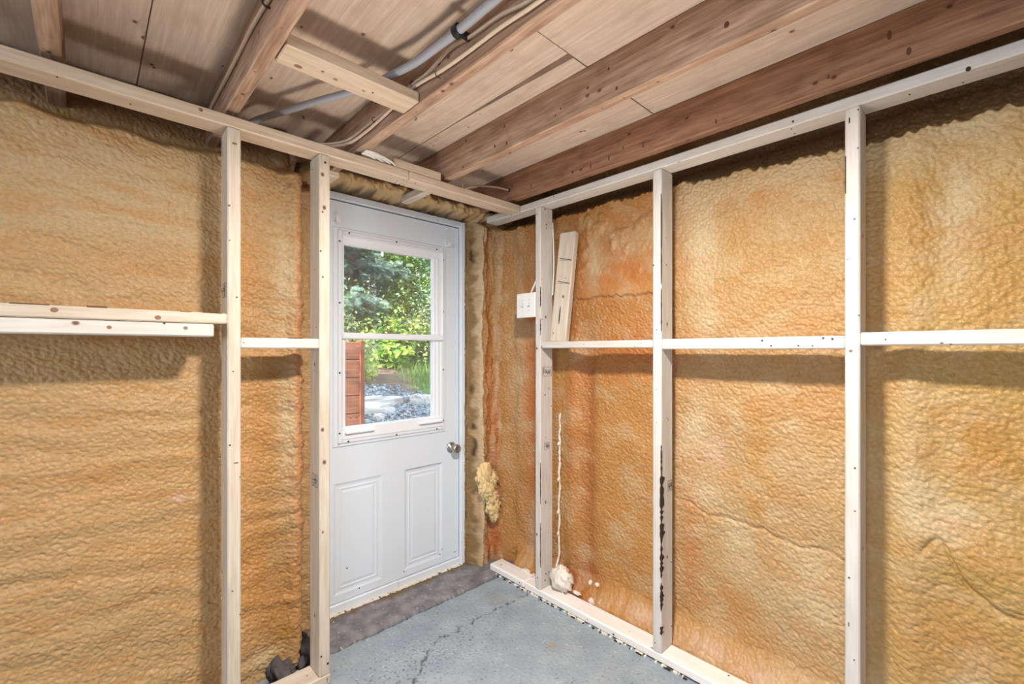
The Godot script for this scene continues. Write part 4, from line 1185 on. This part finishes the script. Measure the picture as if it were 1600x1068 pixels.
func small_things() -> void:
	# light switch
	var sw := thing("light_switch", "white two gang switch plate on the stud nearest the door corner", "switch", Vector3(1.752, 1.499, -1.738))
	var box := Shape.new()
	ease_box(box, Vector3(0.004, 0.006, -0.062), Vector3(0.060, 0.128, 0.062), 0.003)
	put("switch_box", box.mesh(), M.conduit, sw)
	var pl := Shape.new()
	ease_box(pl, Vector3(-0.005, 0, -0.070), Vector3(0.004, 0.134, 0.072), 0.004)
	put("cover_plate", pl.mesh(), M.white_plastic, sw)
	for z in [-0.026, 0.026]:
		var tg := Shape.new()
		ease_box(tg, Vector3(-0.017, 0.064, z - 0.0045), Vector3(-0.004, 0.074, z + 0.0045), 0.002)
		put("toggle", tg.mesh(), M.white_plastic, sw, Vector3(0, 0, 0))
		put("toggle_slot", disc_mesh, M.conduit, sw, Vector3(-0.0052, 0.067, z), face_basis("-a") * Basis.from_scale(Vector3(0.013, 0.0006, 0.0065)))
		for y in [0.037, 0.097]:
			put("screw", disc_mesh, M.steel, sw, Vector3(-0.0052, y, z), face_basis("-a") * Basis.from_scale(Vector3(0.003, 0.001, 0.003)))
	tag(put("electric_cable", tube([Vector3(1.765, 1.63, -1.715), Vector3(1.768, 1.66, -1.70), Vector3(1.778, 1.70, -1.686), Vector3(1.80, 1.76, -1.683), Vector3(1.82, 2.0, -1.683), Vector3(1.83, 2.14, -1.685)], 0.0052, 8, 6), M.cable_white, self), "white cable rising from the switch box behind the stud", "cable")
	tag(put("electric_cable", tube([Vector3(1.85, 1.62, -1.632), Vector3(1.852, 1.75, -1.625), Vector3(1.858, 1.9, -1.632), Vector3(1.865, 2.02, -1.645)], 0.0042, 8, 6), M.cable_white, self), "white cable between the switch stud and the leaning offcut", "cable")
	# sealant: the white bead, its blob and the drips
	var p := []
	for k in 24:
		var y := 0.97 - 0.94 * k / 23.0
		p.append(Vector3(1.922 - 0.05 * smooth(0.2, 0.03, y) - 0.012 * (0.97 - y), y, -1.640 + 0.006 * fine.get_noise_2d(y * 12.0, 0.0)))
	var bead := thing("sealant_bead", "thin white bead of sealant running down the foam behind the switch stud", "sealant", Vector3.ZERO)
	put("bead", tube(p, 0.0055, 8, 4, 0.6), M.caulk, bead)
	for y in [0.80, 0.42, 0.60, 0.30]:
		put("drip", lump(Vector3(0.008, 0.010, 0.008), 0.3, y), M.caulk, bead, Vector3(1.912 - 0.006 * (1.0 - y), y, -1.640))
	tag(put("sealant_lump", lump(Vector3(0.045, 0.062, 0.062), 0.35, 3.0, 14, 2.5), M.caulk, self, Vector3(1.845, 0.098, -1.560)), "lumpy white blob of sealant on the sole plate beside the stud foot", "sealant")
	var dl := ["white drip of sealant on the foam, left of the upper pair", "white drip of sealant on the foam, right of the upper pair", "pinkish lump of sealant low on the foam near the blob", "small flat smear of sealant between blob and pink lump"]
	var dd := [[1.925, 0.100, 1.432, 0.010, 0.014, "caulk"], [1.925, 0.105, 1.389, 0.012, 0.012, "caulk"], [1.872, 0.035, 1.385, 0.018, 0.020, "caulk_pink"], [1.865, 0.050, 1.475, 0.026, 0.008, "caulk"]]
	for k in 4:
		tag(put("sealant_drip", lump(Vector3(0.012, dd[k][4], dd[k][3]), 0.35, k * 2.0), M[dd[k][5]], self, Vector3(dd[k][0], dd[k][1], -dd[k][2])), dl[k], "sealant", "sealant drips")
	var frost := Shape.new() # foam overspray scraped white on the corner plate
	for k in 40:
		var b := 1.70 + 0.16 * rng.randf()
		var a := 1.862 - 0.03 * rng.randf()
		var r := 0.004 + 0.006 * rng.randf()
		ease_box(frost, Vector3(a - r, 0.036, -b - r), Vector3(a + r, 0.042 + r, -b + r), r * 0.6)
	tag(put("foam_crumbs", frost.mesh(), M.caulk, self), "white foam crumbs at the back of the corner sole plate", "debris")
	get_node("foam_crumbs").set_meta("kind", "stuff")
	# a raw chunk of older foam beside the door
	M.old_foam = plain((lin(240, 210, 150) * 1.15).linear_to_srgb(), 0.7)
	var ch := thing("foam_chunk", "rough yellow chunk of torn foam low beside the door jamb", "foam", Vector3(1.775, 0.30, -2.085))
	for q in [[-0.030, 0.26, 0.0, 0.055, 0.07], [0.018, 0.225, -0.005, 0.055, 0.06], [-0.010, 0.18, 0.008, 0.052, 0.055], [0.022, 0.13, 0.004, 0.045, 0.05], [0.038, 0.07, 0.0, 0.048, 0.06], [0.048, 0.01, -0.004, 0.030, 0.04], [-0.045, 0.20, 0.004, 0.028, 0.045]]:
		put("foam_lobe", lump(Vector3(q[3], q[4], 0.030), 0.42, q[0] * 90.0, 18, 2.6), M.old_foam, ch, Vector3(q[0], q[1], q[2]))
	# broken stone and rubble at the foot of the door wall
	var r := thing("rubble_pile", "dark broken mortar and stone behind the stud foot left of the door", "rubble", Vector3(0.66, 0.0, -2.0))
	for k in 26:
		var w := 0.016 + 0.024 * rng.randf()
		var sp := Vector3(-0.10 + 0.15 * rng.randf(), 0.0, 0.045 - 0.12 * rng.randf())
		sp.y = w * 0.5 + maxf(0.0, (sp.x + 0.06)) * 0.7 * rng.randf()
		put("stone", lump(Vector3(w * 1.3, w * 0.7, w), 0.6, k * 3.1, 6, 2.0), M.rock_dark if M.has("rock_dark") else dark_rock(), r, sp, Basis.from_euler(Vector3(rng.randf(), rng.randf() * 3.0, rng.randf())))

func dark_rock() -> Material:
	M.rock_dark = plain(Color(0.33, 0.31, 0.31), 0.95)
	return M.rock_dark

# ---------------------------------------------------------------- outside

func terrain(a: float, b: float) -> float:
	var s := maxf(0.0, b - 2.6)
	var y := 0.14 + 0.19 * s + 0.06 * broad.get_noise_2d(a * 0.9, b * 0.9)
	y += 0.55 * smooth(2.9, 1.6, a) * smooth(4.4, 6.2, b) # the bank on the left
	y += 0.10 * smooth(6.0, 9.0, b)
	return y

func outside() -> void:
	var g := structure("ground")
	var gravel := lin(118, 126, 132)
	var soil := lin(128, 104, 86)
	var grass := lin(96, 138, 58)
	var us := steps([[-6.0, 0.0, 0.4], [0.0, 6.5, 0.07], [6.5, 14.0, 0.5]])
	var bs := steps([[2.45, 9.0, 0.07], [9.0, 22.0, 0.5]])
	put("ground_surface", grid(us, bs,
		func(a: float, b: float) -> Vector3: return Vector3(a, terrain(a, b) + 0.012 * fine.get_noise_2d(a * 14.0, b * 14.0), -b),
		func(a: float, b: float) -> Color:
			var n := broad.get_noise_2d(a * 2.0, b * 2.0)
			var line := b + 1.4 * (a - 2.94)
			var c := gravel.lerp(soil, smooth(6.05, 6.3, line + 0.3 * n))
			c = c.lerp(grass, smooth(-0.1, 0.25, a - 3.55 - 0.275 * (b - 6.0) + 0.3 * n))
			return c * (1.0 + 0.25 * fine.get_noise_2d(a * 25.0, b * 25.0)),
		func(_u: float, _y: float) -> bool: return false), M.ground, g)
	put("added_bounce_slab", bx(-0.6, 3.4, -0.1, 0.11, 2.47, 3.3, Vector3.ZERO, 0.01), M.bounce_slab, g)  # added slab out of view, bounces sunlight in through the door window
	# loose gravel
	var stone := lump(Vector3(1.0, 0.6, 0.85), 0.5, 2.0, 4, 1.5)
	var spots := []
	var cols := []
	while spots.size() < 7000:
		var a := rng.randf_range(0.6, 4.6)
		var b := rng.randf_range(3.0, 6.6)
		if b + 1.4 * (a - 2.94) > 6.1 + 0.3 * rng.randf():
			continue
		var r := rng.randf_range(0.012, 0.030)
		spots.append(Transform3D(Basis.from_euler(Vector3(rng.randf() * 0.6, rng.randf() * TAU, rng.randf() * 0.6)).scaled(Vector3(r, r, r)), Vector3(a, terrain(a, b) + r * 0.35, -b)))
		var t := rng.randf_range(0.35, 1.0)
		cols.append(Color(0.38 * t, 0.43 * t, 0.47 * t))
	scatter("gravel", stone, M.stone, spots, cols, null, "loose blue grey gravel on the slope outside the door", "gravel")
	# flat stones
	var rocks := [
		[2.55, 5.32, 0.58, 0.11, 0.24, -0.05, "long pale flat stone at the top of the gravel"],
		[3.26, 5.18, 0.20, 0.15, 0.22, 0.5, "pale angular stone at the right end of the long flat stone"],
		[2.36, 4.93, 0.46, 0.13, 0.26, 0.12, "tan flat topped stone step in front of the long flat stone"],
		[2.37, 4.66, 0.10, 0.09, 0.09, 0.0, "small rounded grey stone at the lower edge of the window"],
		[2.95, 4.52, 0.28, 0.06, 0.15, 0.2, "pale flat stone at the window's lower right"],
	]
	for q in rocks:
		var h := terrain(q[0], q[1])
		var s := boulder(Vector3(q[2], q[3], q[4]), q[0] * 3.0)
		tag(put("flat_stone", s, M.stone, self, Vector3(q[0], h - 0.03, -q[1]), Basis(Vector3.UP, q[5])), q[6], "stone", "stones on the slope")
	# red board wall of the neighbouring shed
	var sh := thing("board_fence", "low red brown fence of level boards outside the door window", "fence", Vector3(0.9, 0.25, -3.65))
	for k in 9:
		var y := 1.392 - 0.150 * (k + 1)
		put("fence_board", bx(-0.4, 1.675, y + 0.004, y + 0.148, 3.62, 3.645, sh.position, 0.004), M.siding, sh)
	put("corner_post", bx(1.665, 1.705, 0.05, 1.40, 3.605, 3.70, sh.position, 0.004), M.siding_dark, sh)
	put("backing", bx(-0.4, 1.675, 0.05, 1.38, 3.65, 3.68, sh.position, 0.002), M.trunk, sh)
	# grass and herbs
	var blade := blade_mesh()
	spots = []
	cols = []
	for k in 12000:
		var a := rng.randf_range(2.2, 6.0)
		var b := rng.randf_range(5.0, 9.0)
		if a - 3.55 - 0.275 * (b - 6.0) < rng.randf() * 0.4 - 0.1 or b + 1.4 * (a - 2.94) < 6.7:
			continue
		var r := rng.randf_range(0.09, 0.22)
		spots.append(Transform3D(Basis.from_euler(Vector3(rng.randf_range(-0.5, 0.5), rng.randf() * TAU, 0)).scaled(Vector3(r, r, r)), Vector3(a, terrain(a, b) - 0.01, -b)))
		var t := rng.randf_range(0.5, 1.1)
		cols.append(Color(0.20 * t + rng.randf() * 0.06, 0.36 * t, 0.07 * t))
	scatter("grass", blade, M.leaf, spots, cols, null, "long green grass on the bank beyond the gravel", "grass")
	# shrubs and trees, nearest first
	plant("shrub", "small bright green plant alone on the bare soil by the gravel", "shrub", Vector2(3.12, 6.55), 0.25, 0.20, 160, Color(0.42, 0.58, 0.08), 0.09, 0)
	plant("shrub", "bright broad leaved plant on the bank above the stones", "shrub", Vector2(3.85, 7.25), 0.42, 0.34, 420, Color(0.34, 0.56, 0.08), 0.15, 0)
	plant("shrub", "pale leafy shrub on the left just above the red fence", "shrub", Vector2(2.80, 6.35), 1.0, 0.36, 900, Color(0.40, 0.52, 0.20), 0.075, 0)
	plant("shrub", "feathery yellow green shrub filling the top of the lower pane", "shrub", Vector2(4.25, 7.75), 0.75, 0.8, 2400, Color(0.34, 0.52, 0.10), 0.10, 0)
	plant("shrub", "broad dark shrub under the spruce boughs", "shrub", Vector2(3.75, 8.3), 1.2, 0.9, 3200, Color(0.16, 0.28, 0.08), 0.07, 0)
	plant("shrub", "rusty tinged shrub at the right under the bright leafy tree", "shrub", Vector2(4.9, 7.5), 1.2, 0.8, 2600, Color(0.28, 0.34, 0.11), 0.07, 0)
	plant("spruce_tree", "blue green spruce tree filling the window's upper left", "tree", Vector2(3.95, 9.1), 6.5, 1.55, 14000, Color(0.16, 0.27, 0.23), 0.15, 1)
	plant("maple_tree", "bright yellow green leafy tree right of the spruce", "tree", Vector2(4.98, 8.4), 2.9, 0.72, 8000, Color(0.34, 0.52, 0.05), 0.06, 2)
	plant("birch_tree", "pale blue green leafy tree at the window's right edge", "tree", Vector2(5.45, 7.7), 3.6, 0.95, 7000, Color(0.26, 0.43, 0.25), 0.06, 2)
	plant("spruce_tree", "grey green spruce tree behind the bright leafy tree", "tree", Vector2(6.0, 11.3), 8.0, 2.3, 12000, Color(0.15, 0.27, 0.21), 0.19, 1)
	plant("maple_tree", "added leafy green tree out of view left of the door, placed to shade the gravel", "tree", Vector2(-1.0, 5.2), 6.0, 1.9, 9000, Color(0.20, 0.36, 0.10), 0.13, 2)  # added tree out of view, put there to keep sun off the gravel
	plant("maple_tree", "tall mid green tree behind the spruce on the left", "tree", Vector2(4.6, 12.3), 7.0, 2.2, 12000, Color(0.17, 0.31, 0.10), 0.11, 2)

func boulder(size: Vector3, sd: float) -> Mesh:
	var s := Shape.new()
	var rings := 18
	var segs := 36
	for k in rings + 1:
		var el := PI * k / rings
		for j in segs + 1:
			var an := TAU * (j % segs) / segs
			var d := Vector3(sin(el) * cos(an), cos(el), sin(el) * sin(an))
			# squarish, flat on top
			var p := Vector3(signf(d.x) * pow(absf(d.x), 0.7), signf(d.y) * pow(absf(d.y), 0.4), signf(d.z) * pow(absf(d.z), 0.7))
			p *= 1.0 + 0.34 * broad.get_noise_3d(d.x * 1.5 + sd, d.y * 1.5, d.z * 1.5) + 0.05 * broad.get_noise_3d(d.x * 6.0 + sd, d.y * 6.0, d.z * 6.0)
			s.v.append(p * size * Vector3(0.7, 0.85, 0.7))
			s.n.append(d)
			s.uv.append(Vector2.ZERO)
			var t := 0.85 + 0.3 * broad.get_noise_3d(d.x * 3.0 + sd, d.y * 3.0, d.z * 3.0)
			s.c.append(Color(0.62 * t, 0.58 * t, 0.52 * t))
	for k in rings:
		for j in segs:
			var a := k * (segs + 1) + j
			var b := a + segs + 1
			s.i.append_array([a, a + 1, b, a + 1, b + 1, b])
	renormal(s)
	return s.mesh()

func blade_mesh() -> Mesh:
	var s := Shape.new()
	var last := []
	for k in 5:
		var t := k / 4.0
		var w := 0.035 * (1.0 - t * t) + 0.001
		var mid := Vector3(0, t * (1.0 - 0.25 * t), 0.45 * t * t)
		var now := [mid + Vector3(-w, 0, 0), mid + Vector3(w, 0, 0)]
		if last.size():
			s.quad([last[0], last[1], now[1], now[0]], Vector3(0, 0.4, -1).normalized())
		last = now
	return s.mesh()

func leaf_mesh() -> Mesh: # a folded pointed leaf, one unit long
	var s := Shape.new()
	var rim := [Vector3(0, 0, 0), Vector3(0.22, 0.06, 0.28), Vector3(0.26, 0.06, 0.52), Vector3(0.12, 0.02, 0.82), Vector3(0, -0.06, 1.0)]
	var spine := [Vector3(0, 0, 0), Vector3(0, 0, 0.28), Vector3(0, 0, 0.52), Vector3(0, -0.02, 0.82), Vector3(0, -0.06, 1.0)]
	for sgn in [-1.0, 1.0]:
		for k in 4:
			s.quad([spine[k], rim[k] * Vector3(sgn, 1, 1), rim[k + 1] * Vector3(sgn, 1, 1), spine[k + 1]], Vector3(-0.25 * sgn, 1, 0).normalized())
	return s.mesh()

func needle_spray() -> Mesh: # a twig of spruce: many narrow blades along an axis
	var s := Shape.new()
	for k in 9:
		var z := 0.08 + 0.1 * k
		var l := 0.42 * (1.0 - 0.07 * k)
		for sgn in [-1.0, 1.0]:
			var base := Vector3(0, 0, z)
			var tip := Vector3(sgn * l * 0.75, -0.05, z + l * 0.55)
			var w := Vector3(0, 0, 0.035)
			s.quad([base - w, base + w, tip + w * 0.3, tip - w * 0.3], Vector3(0.1 * sgn, 1, 0).normalized())
	s.quad([Vector3(-0.02, 0, 0), Vector3(0.02, 0, 0), Vector3(0.01, -0.06, 1.05), Vector3(-0.01, -0.06, 1.05)], Vector3.UP)
	return s.mesh()

func scatter(called: String, mesh: Mesh, material: Material, spots: Array, cols: Array, parent: Node, label := "", category := "") -> MultiMeshInstance3D:
	var mm := MultiMesh.new()
	mm.transform_format = MultiMesh.TRANSFORM_3D
	mm.use_colors = true
	mm.mesh = mesh
	mm.instance_count = spots.size()
	for k in spots.size():
		mm.set_instance_transform(k, spots[k])
		mm.set_instance_color(k, cols[k])
	var o := MultiMeshInstance3D.new()
	o.multimesh = mm
	o.material_override = material
	o.set_meta("kind", "stuff")
	named(o, called, parent)
	if label != "":
		tag(o, label, category)
	return o

func plant(called: String, label: String, category: String, at: Vector2, height: float, width: float, leaves: int, tint: Color, leaf: float, habit: int) -> void:
	var foot := Vector3(at.x, terrain(at.x, at.y) - 0.03, -at.y)
	var o := thing(called, label, category, foot)
	var r := RandomNumberGenerator.new()
	r.seed = int(at.x * 100.0 + at.y * 7.0)
	put("trunk" if habit else "stem", tube([Vector3.ZERO, Vector3(0.03 * height * r.randf(), height * 0.5, 0.02), Vector3(0.02, height * 0.92, 0.0)], (0.018 if habit else 0.03) * height * (1.0 if habit else 0.5), 8, 5), M.trunk, o)
	var ends := []
	var n := 46 if habit == 1 else 26 if habit == 2 else 16
	var br := Shape.new()
	for k in n:
		var t := (k + 0.5) / n
		var an := k * 2.399
		var base: Vector3
		var tip: Vector3
		if habit == 1:
			base = Vector3(0, height * lerpf(0.03, 0.95, t), 0)
			var l := width * (1.0 - t * 0.9)
			tip = base + Vector3(cos(an) * l, -0.22 * l, sin(an) * l)
		else:
			base = Vector3(0, height * lerpf(0.1, 0.7, t) * (0.9 if habit else 0.3), 0)
			var y := height * lerpf(0.12, 0.98, fmod(t * 7.7, 1.0))
			var l := width * sqrt(maxf(0.05, 1.0 - pow(y / height * 2.0 - 1.0, 2.0))) * r.randf_range(0.6, 1.0)
			tip = Vector3(cos(an) * l, y, sin(an) * l)
		ends.append([base, tip])
		var dirn := (tip - base).normalized()
		var e := dirn.cross(Vector3(0.3, 0.1, 0.9)).normalized()
		var f := e.cross(dirn)
		var w0 := 0.010 * height * 0.4
		for j in 3:
			var d0 := e * cos(TAU * j / 3.0) + f * sin(TAU * j / 3.0)
			var d1 := e * cos(TAU * (j + 1) / 3.0) + f * sin(TAU * (j + 1) / 3.0)
			br.quad([base + d0 * w0, base + d1 * w0, tip + d1 * w0 * 0.3, tip + d0 * w0 * 0.3], (d0 + d1).normalized())
	put("branches", br.mesh(), M.trunk, o).set_meta("kind", "stuff")
	var mesh := needle_spray() if habit == 1 else leaf_mesh()
	var spots := []
	var cols := []
	for k in leaves:
		var q = ends[r.randi() % n]
		var t := pow(r.randf(), 0.6)
		var p: Vector3 = q[0].lerp(q[1], 0.25 + 0.75 * t)
		var spread := width * (0.10 if habit == 1 else 0.22)
		p += Vector3(r.randfn(), r.randfn() * (0.5 if habit == 1 else 0.8), r.randfn()) * spread
		var out: Vector3 = (q[1] - q[0]).normalized()
		var turn := atan2(out.x, out.z) + r.randfn() * (0.5 if habit == 1 else 1.3)
		var bs := Basis.from_euler(Vector3(r.randf_range(0.1, 0.6) if habit == 1 else r.randf_range(-0.4, 1.0), turn, r.randfn() * 0.5))
		var sz := leaf * r.randf_range(0.7, 1.35) * (1.5 if habit == 1 else 1.0)
		spots.append(Transform3D(bs.scaled(Vector3(sz, sz, sz)), p))
		var v := r.randf_range(0.65, 1.35)
		var y := r.randf_range(-0.1, 0.25)
		cols.append(Color(tint.r * v * (1.0 + y), tint.g * v, tint.b * v))
	scatter("foliage", mesh, M.leaf, spots, cols, o)
